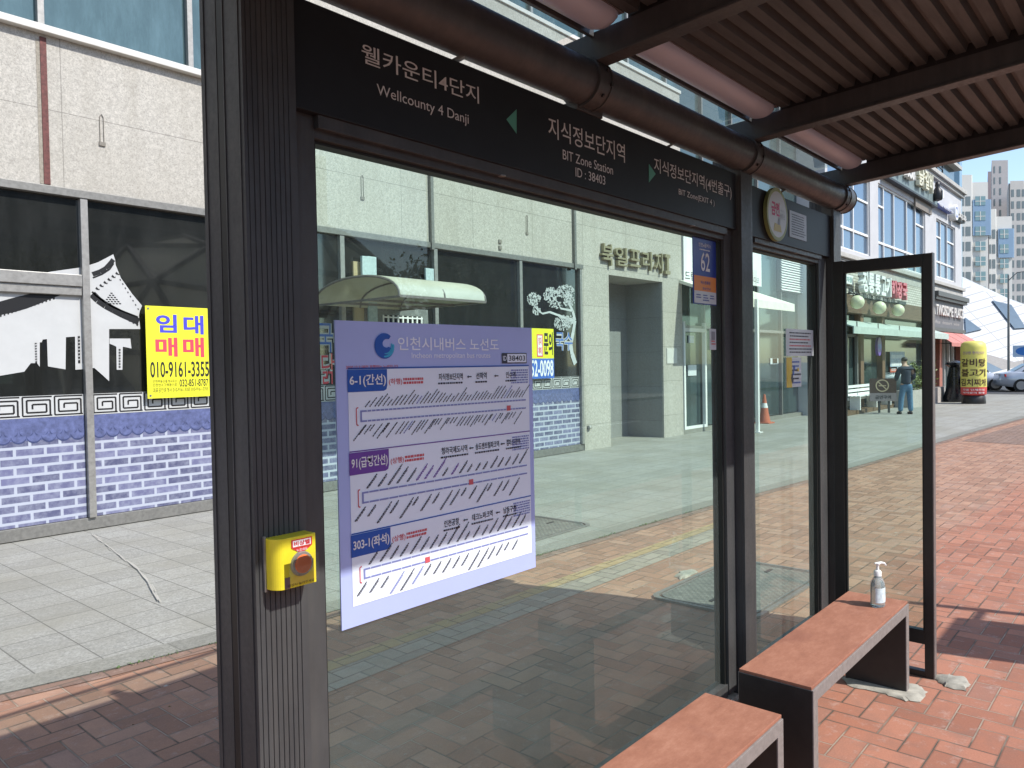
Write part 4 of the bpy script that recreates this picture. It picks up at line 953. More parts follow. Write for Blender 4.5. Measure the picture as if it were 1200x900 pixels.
x0, z1 = WY(682, 500, FY); SB().tube([(11.62, FY-.03, .45), (11.62, FY-.05, .40)], .05, 8).build('meter_cover', ALUD, A)
# ------------------------------------------------------------------ glass fronted shop next door
B = thing('glass_shop_building', 'dark green glass fronted shop between the granite wall and the restaurant', 'building', (20, FY, 0))
BX0, BX1 = 15.23, 22.3
SB().box(BX0, BX1, FY+.3, FY+6, 0, 9.4).build('wall', LEDGE, B)
SB().box(BX0, BX1, FY-.02, FY+.28, 0, .10).build('plinth', KERB, B)
xs = [15.23, 16.35, 17.9, 19.4, 20.9, 22.3]
for a, c in zip(xs, xs[1:]):
    for z0, z1 in ((.12, 2.35), (2.42, 5.2), (5.27, 9.3)):
        MB().add([(a+.03, FY+.1, z0), (c-.03, FY+.1, z0), (c-.03, FY+.1, z1), (a+.03, FY+.1, z1)], [(0, 1, 2, 3)]).build('glass_pane', CURTWIN, B)
for x in xs[1:-1]: SB().box(x-.03, x+.03, FY+.02, FY+.12, .10, 9.3).build('mullion', ALUD, B)
for z in (2.35, 5.2): SB().box(BX0, BX1, FY+.021, FY+.12, z, z+.07).build('transom', ALU, B)
for x in (15.28, 16.28): SB().box(x, x+.075, FY-.02, FY+.06, .10, 2.5).build('door_frame', WHITE, B)
SB().box(15.3, 16.35, FY-.022, FY+.06, 2.28, 2.36).box(15.3, 16.35, FY-.022, FY+.06, .102, .16).build('door_frame', WHITE, B)
b = SB(); b.box(15.30, 16.45, FY-.03, FY+.02, 3.35, 4.86); b.build('upper_sign_panel', WHITE, B)
b = MB(); text(b, '드림디포', 15.35, 16.35, 3.42, 3.62, FY-.033, 0, .01); b.build('small_lettering', BLKP, B)
x0, z1 = WY(880.5, 285, FY-.1); x1, z0 = WY(892.5, 336, FY-.1)
SB().box(x0-.9, x1, FY-.1, FY-.02, z0, z1).build('hanging_sign', WHITE, B); b = MB(); text(b, '스튜디오', x1-.85, x1-.15, z0+.06, z0+.22, FY-.103); b.build('small_lettering', BLKP, B)
# louvre
x0, z1 = WY(914, 303, FY); x1, z0 = WY(941, 345, FY)
lv = SB().box(x0, x1, FY+.0, FY+.09, z0, z1).build('louvre_panel', STEEL_LT, B)
for k in range(13): zz = z0+(z1-z0)*(k+.3)/13; SB().prismx([(FY-.05, zz), (FY-.005, zz+.05), (FY-.005, zz+.065), (FY-.05, zz+.015)], x0, x1).build('louvre_slat', WHITE, B)
for (lt, rb, m) in (((780+460*.2667, 280+525*.2667*.999), (780+490*.2667, 280+550*.2667), STW), ((905, 420), (912, 426), STW), ((807, 393), (813, 402), STW), ((806, 428), (816, 440), STW)):
    a, c = WY(*lt, FY+.08), WY(*rb, FY+.08); SB().box(a[0], c[0], FY+.075, FY+.09, c[1], a[1]).build('door_notice', m, B)
# flat awning on a white post
aw = thing('post_awning', 'off white sloping awning held by a slim white post beside the glass shop', 'awning', (17.5, 7.3, 0))
x0, x1 = WY(874, 350, 7.2)[0]-1.0, WY(924, 350, 7.3)[0]
zt_, zb_ = WY(900, 345, 7.9)[1], WY(900, 353, 7.2)[1]
s = SB(); s.prismx([(7.15, zb_-.18), (7.15, zb_), (FY-.02, zt_+.12), (FY-.02, zt_+.05), (7.2, zb_-.05), (7.2, zb_-.18)], x0, x1); s.build('awning_cloth', plain('off_white_cloth', (.72, .70, .60), .7), aw)
q = WZ(888, 507); SB().box(q[0]-.035, q[0]+.035, q[1]-.035, q[1]+.035, 0, zb_).build('post', WHITE, aw)
SB().box(q[0]-.09, q[0]+.09, q[1]-.09, q[1]+.09, 0, .02).build('base_plate', WHITE, aw)
# traffic cone and standpipe
q = WZ(896, 491); q = (q[0]*.93, q[1]*.93)
cn = thing('traffic_cone', 'faded orange traffic cone beside the slim white awning post', 'traffic cone', (q[0], q[1], 0))
CO = plain('faded_orange_plastic', (.50, .13, .06), .6, 0, .15, 10)
SB().box(q[0]-.19, q[0]+.19, q[1]-.19, q[1]+.19, 0, .035).build('base', CO, cn, bevel=.01)
SB().lathe((q[0], q[1], 0), [(.15, .035), (.10, .28), (.085, .40)], 20).lathe((q[0], q[1], 0), [(.06, .52), (.025, .74), (.0, .75)], 20).build('cone', CO, cn, smooth=50)
SB().lathe((q[0], q[1], 0), [(.086, .40), (.062, .52)], 20).build('band', WHITE, cn, smooth=50)
sp = thing('standpipe', 'metal twin valve standpipe behind the traffic cone', 'standpipe', (q[0]+.1, q[1]+.55, 0)); a = sp.location
SB().tube([(a.x, a.y, 0), (a.x, a.y, .66)], .05, 12).build('pipe', STEEL_LT, sp, smooth=50)
SB().tube([(a.x-.28, a.y-.1, .66), (a.x+.28, a.y-.1, .66)], .045, 10).build('cross_pipe', ALU, sp, smooth=50)
for dx in (-.24, .24): SB().tube([(a.x+dx, a.y-.1, .66), (a.x+dx*1.1, a.y-.28, .66)], [.075, .085], 12).build('valve_cap', ALU, sp, smooth=50)
# ------------------------------------------------------------------ white building with the restaurants
CYY = 7.6
C = thing('white_commercial_building', 'white commercial building with large blue windows above restaurants', 'building', (31, CYY, 0))
cx0, cx1 = 22.3, 40.15
CW = plain('white_stone_cladding', (.50, .50, .51), .7, 0, .07, 2, .05); CG = plain('grey_ledge_stone', (.42, .41, .38), .8, 0, .15, 6)
yb0 = CYY
W1 = (22.5, 26.45, 4.92, 7.35); W2 = (27.35, 33.55, 4.85, 7.45); W3 = (35.35, 38.85, 4.95, 7.35)
s = SB(); zA, zB = 4.75, 9.0; ed = [cx0, W1[0], W1[1], W2[0], W2[1], W3[0], W3[1], cx1]
for k in range(0, 7, 2): s.box(ed[k], ed[k+1], yb0, yb0+.5, zA, zB)
for W_ in (W1, W2, W3): s.box(W_[0], W_[1], yb0, yb0+.499, zA, W_[2]); s.box(W_[0], W_[1], yb0, yb0+.499, W_[3], zB)
s.box(cx0, cx1, yb0+.5, yb0+9, 0, zB-.02)
s.build('wall', CW, C)
for W_, vs_, tr in ((W1, (.37, .62), None), (W2, (.13, .33, .60, .80), None), (W3, (.28, .62), None)):
    x0, x1, z0, z1 = W_; fr = SB(); t_ = .05
    fr.box(x0, x0+t_, yb0+.05, yb0+.14, z0, z1).box(x1-t_, x1, yb0+.05, yb0+.14, z0, z1).box(x0+t_, x1-t_, yb0+.05, yb0+.14, z0, z0+t_).box(x0+t_, x1-t_, yb0+.05, yb0+.14, z1-t_, z1)
    for v in vs_: fr.box(x0+(x1-x0)*v-.03, x0+(x1-x0)*v+.03, yb0+.051, yb0+.139, z0+t_, z1-t_)
    fr.box(x0+t_, x1-t_, yb0+.052, yb0+.138, z0+.62, z0+.69)
    fr.box(x1-(1-vs_[-1])*(x1-x0), x1-t_, yb0+.0521, yb0+.1381, z1-.75, z1-.69)
    if W_ is not W1: fr.box(x0+t_, x0+vs_[0]*(x1-x0), yb0+.0521, yb0+.1381, z1-.75, z1-.69)
    f_ = fr.build('window', WHITE, C)
    MB().add([(x0+t_, yb0+.1, z0+t_), (x1-t_, yb0+.1, z0+t_), (x1-t_, yb0+.1, z1-t_), (x0+t_, yb0+.1, z1-t_)], [(0, 1, 2, 3)]).build('pane', BLUEWIN, f_)
SB().box(cx0, cx1+.12, yb0-.22, yb0+.5, 9.0, 9.16).box(cx0, cx1+.08, yb0-.12, yb0+.5, 8.86, 9.0).build('cornice', CG, C, bevel=.01)
SB().box(cx0, cx1+.12, yb0-.14, yb0, 4.62, 4.75).box(cx0, cx1+.08, yb0-.03, yb0+.1, 4.30, 4.62).build('ledge', CG, C, bevel=.01)
SB().box(34.4, cx1+.16, yb0-.28, yb0+.3, 4.10, 4.30).box(34.4, cx1+.12, yb0-.20, yb0+.3, 3.98, 4.10).build('moulding', STEEL, C, bevel=.01)
# attic storey
SB().box(cx0, cx1-.2, yb0+.25, yb0+6, 9.16, 10.15).build('attic_wall', CURTWIN, C); SB().box(cx0, cx1+.1, yb0-.02, yb0+6, 10.15, 10.3).build('attic_cornice', CG, C)
for x in (33.6, 34.6, 35.6, 36.6): SB().box(x-.03, x+.03, yb0+.0, yb0+.05, 9.16, 11.2).build('railing_post', BLACK, C)
for z in (9.55, 10.4, 11.2): SB().box(33.6, 36.6, yb0+.001, yb0+.049, z-.03, z+.03).build('railing_bar', BLACK, C)
gt = thing('glass_tower_block', 'flat blue grey glass block rising behind the white commercial building', 'building', (43, 12, 0))
xg = WX(1124.5, 230, 46)[0]
SB().box(46, 46.6, xg, xg+9, 0, 17).build('glass_skin', plain('pale_blue_glass_skin', (.22, .33, .40), .25, .3, .05, .5), gt)
SB().box(45.95, 46.65, xg-.05, xg+9, 17.0, 17.3).build('roof_edge', CG, gt)
# louvre vents
x0, z1 = WY(983, 291, yb0); x1, z0 = WY(1012, 308, yb0)
for k in range(6): zz = 4.33+.045*k; SB().box(22.6, 26.2, yb0-.06, yb0-.032, zz, zz+.022).build('vent_slat', STEEL_LT, C)
# signs on the first floor
def signbox(name, lt, rb, m, label, d=.2, edge=None):
    x0, z1 = WY(*lt, yb0-d); x1, z0 = WY(*rb, yb0-d)
    o = thing(name, label, 'sign', ((x0+x1)/2, yb0-d, z0)); SB().box(x0, x1, yb0-d, yb0, z0, z1).build('sign_box', m, o); return o, x0, x1, z0, z1
DGS = plain('dark_grey_sign', (.05, .07, .07), .5)
o, x0, x1, z0, z1 = signbox('long_sign', (1042, 206), (1096, 238), DGS, 'dark grey sign board with raised cream and yellow letters under the cornice')
x0 = 27.6; x1 = 34.7; z0, z1 = 7.72, 8.12
for ch in o.children: bpy.data.objects.remove(ch)
SB().box(x0, x1, yb0-.2, yb0, z0, z1).build('sign_box', plain('grey_green_sign', (.16, .21, .21), .5), o); SB().box(x0, x1, yb0-.205, yb0, z0-.07, z0).build('sign_underside', BLACK, o)
for s_, a, c, m in (('맛', 28.2, 29.1, LEDGE), ('있', 29.5, 30.4, LEDGE), ('닭', 31.1, 31.9, YEL), ('갈비', 32.0, 33.2, YEL)):
    b = MB(); text(b, s_, a, c, 7.95, 8.65, yb0-.30, 0, .02, .07); b.build('sign_letter', plain('cream_letter', (.62, .60, .45), .5) if m is YEL else m, o)
s = SB().lathe((34.1, yb0-.32, 7.78), [(.0, 0), (.16, .05), (.20, .25), (.15, .45), (.08, .55), (.10, .62), (.08, .74), (0, .78)], 14); s.build('figure_body', BLACK, o, smooth=60)
SB().box(34.03, 34.17, yb0-.53, yb0-.50, 7.86, 8.2).build('figure_belly', WHITE, o, bevel=.01)
o, x0, x1, z0, z1 = signbox('brown_banner', (1073, 229), (1092, 252), plain('brown_banner_board', (.20, .17, .14), .6), 'plain brown board hanging below the long sign', .06)
o, x0, x1, z0, z1 = signbox('blue_sign', (1100, 238), (1118, 250), plain('royal_blue_sign', (.08, .12, .42), .4), 'royal blue box sign on the white wall', .25)
b = MB(); text(b, '연세치과', x0+.15, x1-.1, z0+.08, z1-.08, yb0-.255, 0, .01); b.build('sign_lettering', LEDGE, o)
cxx, czz = WY(1119.5, 249, yb0-.2); o = thing('round_white_sign', 'round white sign disc beside the blue sign', 'sign', (cxx, yb0-.2, czz))
s = SB(); s.tube([(cxx, yb0-.26, czz), (cxx, yb0, czz)], .34, 24); s.build('disc', WHITE, o, smooth=40)
b = MB(); b.disc(cxx, czz, .24, yb0-.265, 0, 20, .17); b.build('ring_mark', NVY, o)
o, x0, x1, z0, z1 = signbox('letter_sign', (1122, 252), (1131, 262), DGS, 'small dark sign with cream letters at the corner of the white building', .2)
b = MB(); text(b, '치과', x0, x1-.05, z0+.02, z1+.12, yb0-.24, 0, .02, .03); b.build('sign_letter', LEDGE, o)
# ---- ground floor of the restaurant
RST = thing('restaurant', 'timber restaurant front with white brick upper wall and glass doors', 'shopfront', (28, CYY, 0))
WBR = MT('white_brick_wall'); x, y, z = WBR.coord(); bt = WBR.new('ShaderNodeTexBrick'); WBR.link(WBR.vec(x, z), bt.inputs['Vector'])
for k, v in (('Scale', 1), ('Brick Width', .30), ('Row Height', .085), ('Mortar Size', .012)): bt.inputs[k].default_value = v
bt.inputs['Color1'].default_value = (.50, .48, .42, 1); bt.inputs['Color2'].default_value = (.60, .58, .52, 1); bt.inputs['Mortar'].default_value = (.25, .23, .2, 1); WBR.set(col=bt.outputs['Color'], rough=.8)
TIM = plain('dark_stained_timber', (.13, .085, .05), .7, 0, .3, 4, .3, stretch=(.4, 1, 6)); TIM2 = plain('brown_timber', (.17, .10, .055), .7, 0, .3, 5, .2, stretch=(4, 4, .4))
ry = CYY
SB().box(22.3, 33.8, ry-.02, ry+.3, 3.55, 4.30).build('upper_wall', WBR.m, RST)
SB().box(22.3, 33.8, ry-.16, ry+.3, 3.0, 3.549).build('timber_beam', TIM, RST, bevel=.01)
for x in (22.35, 25.2, 27.5, 33.3): SB().box(x, x+.32, ry-.06, ry+.2, 0, 2.998).build('timber_post', TIM2, RST, bevel=.01)
for a, c in ((22.67, 25.2), (25.52, 27.5), (27.82, 30.4), (30.4, 33.3)):
    MB().add([(a, ry+.12, .12), (c, ry+.12, .12), (c, ry+.12, 2.99), (a, ry+.12, 2.99)], [(0, 1, 2, 3)]).build('window_pane', CURTWIN, RST)
    SB().box(a, c, ry+.05, ry+.15, 2.3, 2.38).box(a, c, ry+.05, ry+.15, 0, .12).build('window_rail', ALU, RST)
for x in (23.0, 24.05, 24.15, 25.1): SB().box(x-.05, x+.05, ry-.0, ry+.08, .12, 2.3).build('door_frame', ALU, RST)
s = SB(); s.box(22.3, 33.8, ry-.75, ry-.72, 2.32, 2.52).prismx([(ry-.75, 2.52), (ry-.02, 2.78), (ry-.02, 2.75), (ry-.72, 2.5)], 22.3, 33.8); s.build('awning_band', plain('pale_green_awning', (.42, .50, .45), .6), RST)
b = SB();
for x in (22.6, 24.6, 26.9): b = SB().bar((x, ry-.74, 2.5), (x, ry-.74, 2.66), .03); b.build('awning_clip', ALU, RST)
# benches and deck rails seen behind the doors
SB().box(22.4, 33.6, ry-.5, ry-.02, 0, .13).build('timber_deck', TIM, RST)
sgn = thing('restaurant_sign', 'long dark sign frame with large white and pink letters on the white brick wall', 'sign', (26, ry-.3, 3.5))
sx = [WY(p, 330, ry-.3)[0] for p in (1006.5, 1013.5, 1021, 1028.5, 1034.5, 1041, 1048, 1054, 1060)]
b = SB().box(WY(1001, 345, ry-.2)[0], WY(1062, 345, ry-.2)[0], ry-.2, ry-.02, 3.50, 3.62); b.build('sign_rail', BLACK, sgn)
for k, ch in enumerate('정통통고기'):
    m = WHITE; b = MB(); text(b, ch, sx[k]-.0, sx[k]+(sx[k+1]-sx[k])*.86, 3.62, 4.24, ry-.34, 0, .03, .08); b.build('sign_letter', m, sgn)
PKL = plain('pink_letter', (.62, .16, .20), .5)
for k, ch in enumerate('해장국'):
    b = MB(); a_ = sx[5]+(sx[8]-sx[5])*k/3; text(b, ch, a_, a_+(sx[8]-sx[5])/3*.88, 3.62, 4.2, ry-.34, 0, .04, .08); b.build('sign_letter', PKL, sgn)
b = MB(); text(b, '고기 전문점 점심특선 해장국', WY(996, 345, ry-.22)[0], WY(1052, 345, ry-.22)[0], 3.505, 3.61, ry-.215); b.build('small_letters', WHITE, sgn)
x0 = WY(991, 330, ry-.2)[0]; x1 = WY(1003, 330, ry-.2)[0]; o = thing('white_sign_board', 'small white sign board left of the restaurant letters', 'sign', (x0, ry-.2, 3.8)); SB().box(x0, x1, ry-.12, ry-.02, 3.85, 4.12).build('board', WHITE, o); b = MB(); text(b, '주차장', x0+.1, x1-.1, 3.9, 4.06, ry-.123, 0, .02); b.build('print', flat('teal_print', (.1, .3, .3), .5), o)
GLB = flat('frosted_globe', (.68, .68, .46), .3)
for k, (px, py) in enumerate(((1004.5, 354), (1030.5, 360.5), (1052.3, 363.5))):
    x, z = WY(px, py, ry-.45)
    o = thing('globe_lantern', ('first', 'middle', 'last')[k]+' cream globe lantern hanging below the restaurant sign, counted from the left', 'lantern', (x, ry-.45, z), 'globe lanterns on the timber beam')
    s = SB(); prof = [(0, -.20)]+[(.20*math.sin(R(a)), -.20*math.cos(R(a))) for a in range(20, 161, 20)]+[(0.03, .20)]; s.lathe((x, ry-.45, z), prof, 20); s.build('globe', GLB, o, smooth=70)
    SB().lathe((x, ry-.45, z), [(.05, .18), (.06, .2), (.05, .25), (0, .26)], 12).bar((x, ry-.45, z+.24), (x, ry-.16, z+.27), .025).build('bracket', BLACK, o)
# purple oval sign and window posters
x, z = WY(1029, 406, ry-.25); o = thing('oval_sign', 'blue and purple oval sign hung on the restaurant timber post', 'sign', (x, ry-.25, z))
s = SB(); s.v = []; n = 24; s.add([(x+.22*math.cos(R(q*15)), yy_, z+.30*math.sin(R(q*15))) for yy_ in (ry-.30, ry-.22) for q in range(24)], [tuple(range(24)), tuple(range(24, 48))[::-1]]+[(q, (q+1) % 24, 24+(q+1) % 24, 24+q) for q in range(24)]); s.build('disc', flat('purple_sign', (.12, .04, .35), .4), o)
b = MB(); text(b, '영업중', x-.15, x+.15, z-.08, z+.08, ry-.303, 0, .03); b.build('print', flat('blue_sign_print', (.05, .2, .6), .4), o)
for lt, rb, m, lb in (((1043, 412), (1060, 432), plain('pale_blue_poster', (.42, .5, .58), .5, 0, .4, 12), 'pale blue framed poster in the restaurant window'), ((1043, 430), (1051, 436), flat('red_poster', (.55, .12, .07), .5), 'small red poster below the framed poster'), ((1052, 430), (1060, 436), flat('orange_poster', (.6, .28, .06), .5), 'small orange poster beside the red one')):
    a, c = WY(*lt, ry+.05), WY(*rb, ry+.05); o = thing('window_poster', lb, 'poster', (a[0], ry+.05, c[1])); SB().box(a[0], c[0], ry+.04, ry+.06, c[1], a[1]).build('sheet', m, o)
    b = MB(); sheetlines(b, a[0]+.1, c[0]-.1, c[1]+.05, a[1]-.05, ry+.037, 2, 0, 3, .5); b.build('print', WHP, o)
# no smoking board
NSX, NSY = WZ(1035, 484); NSY -= .0
o = thing('no_smoking_board', 'brown no smoking board on two legs in front of the restaurant doors', 'sign', (NSX, NSY, 0))
fw_ = NSX*.7533+NSY*.6573; wd = 29/F*fw_; zf = lambda py: (484-py)/F*fw_
x0, x1, z1, z0, zc = NSX-wd/2, NSX+wd/2, zf(443.5), zf(460.5), zf(470)
SB().box(x0, x1, NSY, NSY+.05, z0, z1).build('board', plain('brown_board', (.075, .045, .035), .5), o); SB().box(x0, x1, NSY-.001, NSY+.05, zc, z0-.001).build('lower_board', plain('mauve_board', (.28, .24, .25), .5), o)
for x in (x0+wd*.36, x0+wd*.72): SB().box(x-.03, x+.03, NSY+.01, NSY+.04, 0, zc-.001).build('leg', STEEL, o)
cx_, cz_ = (x0+x1)/2-.02, (z0+z1)/2+.005; rr_ = (z1-z0)*.43; TAN = flat('tan_print', (.50, .40, .26), .5)
b = MB(); b.disc(cx_, cz_, rr_, NSY-.003, 0, 28, rr_*.82); b.line((cx_-rr_*.62, cz_+rr_*.62), (cx_+rr_*.62, cz_-rr_*.62), rr_*.16, NSY-.0035); b.rect(cx_-rr_*.55, cx_+rr_*.35, cz_-rr_*.10, cz_+rr_*.06, NSY-.003); b.rect(cx_+rr_*.40, cx_+rr_*.55, cz_-rr_*.10, cz_+rr_*.06, NSY-.003); b.build('no_smoking_mark', TAN, o)
b = MB(); text(b, '금연구역', x0+.15, x1-.15, zc+.06, z0-.07, NSY-.003, 0, .02); b.build('board_lettering', BLKP, o)
o.rotation_euler.z = R(-62)
# white slatted bench behind the doors
o = thing('slatted_bench', 'white slatted bench standing on the restaurant deck', 'bench', (24.5, ry-.35, .13))
for k in range(4): SB().box(23.2, 26.6, ry-.30, ry-.27, .40+k*.12, .48+k*.12).build('back_slat', WHITE, o)
for k in range(3): SB().box(23.2, 26.6, ry-.62+k*.11, ry-.53+k*.11, .52-.001*k, .54-.001*k).build('seat_slat', WHITE, o)
for x in (23.3, 24.9, 26.4): SB().box(x, x+.06, ry-.60, ry-.31, .13, .519).build('leg', WHITE, o)
# ---- cafe at the far end
CF = thing('cafe', 'grey signed cafe front with brick pillars at the far end of the white building', 'shopfront', (37, CYY, 0))
CGW = plain('grey_cafe_fascia', (.13, .13, .14), .6); REDB = plain('red_brick_pillar', (.34, .13, .09), .8, 0, .25, 18)
SB().box(33.9, cx1+.05, ry-.05, ry+.3, 2.85, 3.975).build('fascia', CGW, CF); SB().box(33.9, cx1+.12, ry-.12, ry+.3, 2.7, 2.849).build('fascia_edge', STEEL, CF)
b = MB(); text(b, 'A TWOSOME', 33.95, 37.55, 3.35, 3.78, ry-.12, 0, .015, .05); b.build('fascia_letters', LEDGE, CF); b = MB(); text(b, 'PLACE', 37.8, 39.6, 3.35, 3.78, ry-.12, 0, .015, .05); b.build('fascia_letters', LEDGE, CF)
b = MB(); text(b, 'coffee  dessert  wine', 34.3, 39.3, 3.02, 3.16, ry-.054); b.build('small_letters', flat('grey_letters', (.4, .38, .36), .6), CF)
for x in (33.9, 35.6, 39.5): SB().box(x, x+.5, ry-.04, ry+.3, 0, 2.699).build('brick_pillar', REDB, CF)
for a, c in ((34.4, 35.6), (36.1, 37.7), (37.8, 39.5)): MB().add([(a, ry+.12, .1), (c, ry+.12, .1), (c, ry+.12, 2.7), (a, ry+.12, 2.7)], [(0, 1, 2, 3)]).build('window_pane', CURTWIN, CF)
for x in (37.75, 36.9, 38.6): SB().box(x-.04, x+.04, ry+.03, ry+.15, 0, 2.7).build('window_frame', LEDGE, CF)
RA = plain('faded_red_awning', (.50, .19, .16), .7, 0, .1, 6)
for k, (a, c) in enumerate(((34.1, 35.9), (36.0, 37.9), (38.0, 39.9))):
    o = thing('red_awning', ('faded red awning nearest the glass side panel post', 'middle faded red awning of the cafe', 'faded red awning at the corner of the cafe')[k], 'awning', ((a+c)/2, ry-.5, 2.2), 'red awnings of the cafe')
    SB().prismx([(ry-.06, 2.70), (ry-.80, 2.20), (ry-.80, 2.05), (ry-.78, 2.05), (ry-.78, 2.18), (ry-.06, 2.66)], a, c).build('cloth', RA, o)
    SB().bar((a+.02, ry-.78, 2.17), (a+.02, ry-.05, 2.2), .02).bar((c-.02, ry-.78, 2.17), (c-.02, ry-.05, 2.2), .02).build('frame', STEEL, o)
# planters with shrubs
PLC = plain('pale_stone_planter', (.42, .38, .35), .85, 0, .15, 8, .3); LFC = plain('yellow_green_leaves', (.13, .17, .03), .6, 0, .4, 15)
def shrub(x, y, z0, rx, ry_, h, name, label, cat, m, n_=900, sz=.035, seed=1, gr=None, stems=5):
    r2 = random.Random(seed); o = thing(name, label, cat, (x, y, z0), gr)
    s = SB()
    for k in range(stems): a = r2.random()*6.28; s.tube([(x, y, z0), (x+rx*.3*math.cos(a), y+ry_*.3*math.sin(a), z0+h*.5), (x+rx*.6*math.cos(a), y+ry_*.6*math.sin(a), z0+h*.85)], [.014, .01, .005], 5)
    s.build('stem', TIM2, o)
    b = MB()
    cl = [(r2.gauss(0, .42), r2.gauss(0, .42), r2.uniform(.15, .95), r2.uniform(.25, .5)) for _ in range(14)]
    for k in range(n_):
        c = r2.choice(cl); px = x+rx*(c[0]+r2.gauss(0, c[3]*.5)); py = y+ry_*(c[1]+r2.gauss(0, c[3]*.5)); pz = z0+h*min(1.08, max(.03, c[2]+r2.gauss(0, c[3]*.35)))
        d1 = Vector((r2.gauss(0, 1), r2.gauss(0, 1), r2.gauss(0, 1))).normalized(); d2 = d1.orthogonal().normalized(); l = sz*r2.uniform(.6, 1.5); p = Vector((px, py, pz))
        b.add([p-d1*l, p+d2*l*.45, p+d1*l, p-d2*l*.45], [(0, 1, 2, 3)])
    b.build('foliage', m, o); return o
def planter(x0, x1, y0, y1, h, label):
    o = thing('stone_planter', label, 'planter', ((x0+x1)/2, (y0+y1)/2, 0), 'stone planters in front of the shops')
    SB().box(x0, x1, y0, y0+.12, 0, h).box(x0, x1, y1-.12, y1, 0, h).box(x0, x0+.12, y0+.12, y1-.12, 0, h-.001).box(x1-.12, x1, y0+.12, y1-.12, 0, h-.001).build('wall', PLC, o)
    SB().box(x0+.12, x1-.12, y0+.12, y1-.12, 0, h-.05).build('soil', plain('soil', (.05, .035, .025), .9), o)
p1 = WZ(1104, 475)
planter(27.2, 31.6, 6.55, 7.1, .55, 'long low stone planter behind the man, full of yellow green shrubs')
for k in range(3): shrub(28.0+k*1.25, 6.83, .5, .55, .22, .95, 'potted_shrub', ('leftmost yellow green shrub of the long planter behind the man', 'middle yellow green shrub of the long planter', 'rightmost shrub of the long planter, beside the side panel post')[k], 'shrub', LFC, 700, .04, k, 'shrubs in the long planter')
# black covered umbrellas / folded parasol pair beside the pillar
o = thing('covered_stand', 'black plastic covered stand leaning beside the yellow advertising pillar', 'covered stand', (*WZ(1118, 471), 0)); q = o.location
PLB = plain('black_plastic_sheet', (.012, .013, .018), .25, 0, .3, 9)
s = SB(); rings = []
for z_, w_, dx in ((0, .30, 0), (.12, .34, .02), (.5, .27, -.02), (.9, .22, -.05), (1.25, .16, -.1), (1.35, .32, -.15), (1.42, .30, -.15), (1.5, .05, -.12)):
    rings.append([(q.x+dx+w_*(1+.12*math.sin(a*5+z_*6))*math.cos(a), q.y+dx*.5+w_*(1+.12*math.cos(a*4+z_*5))*math.sin(a), z_) for a in [R(k*20) for k in range(18)]])
n = 18; s.add([p for rg in rings for p in rg], [(a*n+k, a*n+(k+1) % n, (a+1)*n+(k+1) % n, (a+1)*n+k) for a in range(len(rings)-1) for k in range(n)]+[tuple(range(n))[::-1], tuple(range((len(rings)-1)*n, len(rings)*n))])
s.build('cover', PLB, o, smooth=50); SB().box(q.x-.2, q.x+.25, q.y-.32, q.y-.30, .45, .95).build('blue_panel', plain('navy_panel', (.05, .08, .22), .5), o)
# yellow inflatable advertising pillar
q = WZ(1141, 473); ad = thing('advertising_pillar', 'tall yellow and red inflatable advertising pillar with menu words', 'advertising pillar', (q[0], q[1], 0))
D_ = math.hypot(q[0], q[1]); fw = q[0]*.7533+q[1]*.6573; rad = 13.3/F*fw; hz = (473-400)/F*fw
YAD = plain('yellow_inflatable', (.72, .66, .16), .5, 0, .06, 4); RAD_ = plain('red_inflatable', (.62, .06, .06), .5)
s = SB().lathe((q[0], q[1], 0), [(rad*.93, .0), (rad*.95, .06), (rad*.9, .26), (rad*.80, .30)], 28); s.build('base', BLACK, ad, smooth=40)
s = SB().lathe((q[0], q[1], 0), [(rad*.9, .30), (rad*.99, .34), (rad, .58)], 28); s.build('red_skirt', RAD_, ad, smooth=50)
s = SB().lathe((q[0], q[1], 0), [(rad, .58), (rad*1.01, 1.3), (rad, hz-.22), (rad*.93, hz-.08), (rad*.7, hz), (0, hz+.02)], 28); s.build('yellow_body', YAD, ad, smooth=60)
base_dir = math.atan2(-q[1], -q[0])
def wrap_text(s_, zc, hh, halfdeg, m, off, nm):
    vs, fs = tmesh(s_, off, 0.); a0, a1 = min(v[0] for v in vs), max(v[0] for v in vs); b0, b1 = min(v[1] for v in vs), max(v[1] for v in vs)
    o2 = MB(); pts = []
    for v in vs:
        u = (v[0]-a0)/(a1-a0)*2-1; ang = base_dir+R(halfdeg)*u; pts.append((q[0]+(rad*1.02+.012)*math.cos(ang), q[1]+(rad*1.02+.012)*math.sin(ang), zc+((v[1]-b0)/(b1-b0)-.5)*hh))
    o2.add(pts, fs); return o2.build(nm, m, ad)
DBR = flat('dark_brown_print', (.06, .02, .02), .6)
wrap_text('갈비탕', hz*.66, .27, 58, DBR, .02, 'menu_lettering'); wrap_text('불고기', hz*.50, .27, 58, DBR, .02, 'menu_lettering'); wrap_text('김치찌개', hz*.345, .25, 62, DBR, .02, 'menu_lettering')
wrap_text('건강한 한끼식사', hz*.815, .10, 50, flat('mauve_print', (.35, .2, .4), .6), .01, 'small_lettering'); wrap_text('각종 단체모임', .49, .07, 50, WHP, .01, 'small_lettering'); wrap_text('예약문의 환영', .39, .06, 50, WHP, .01, 'small_lettering')
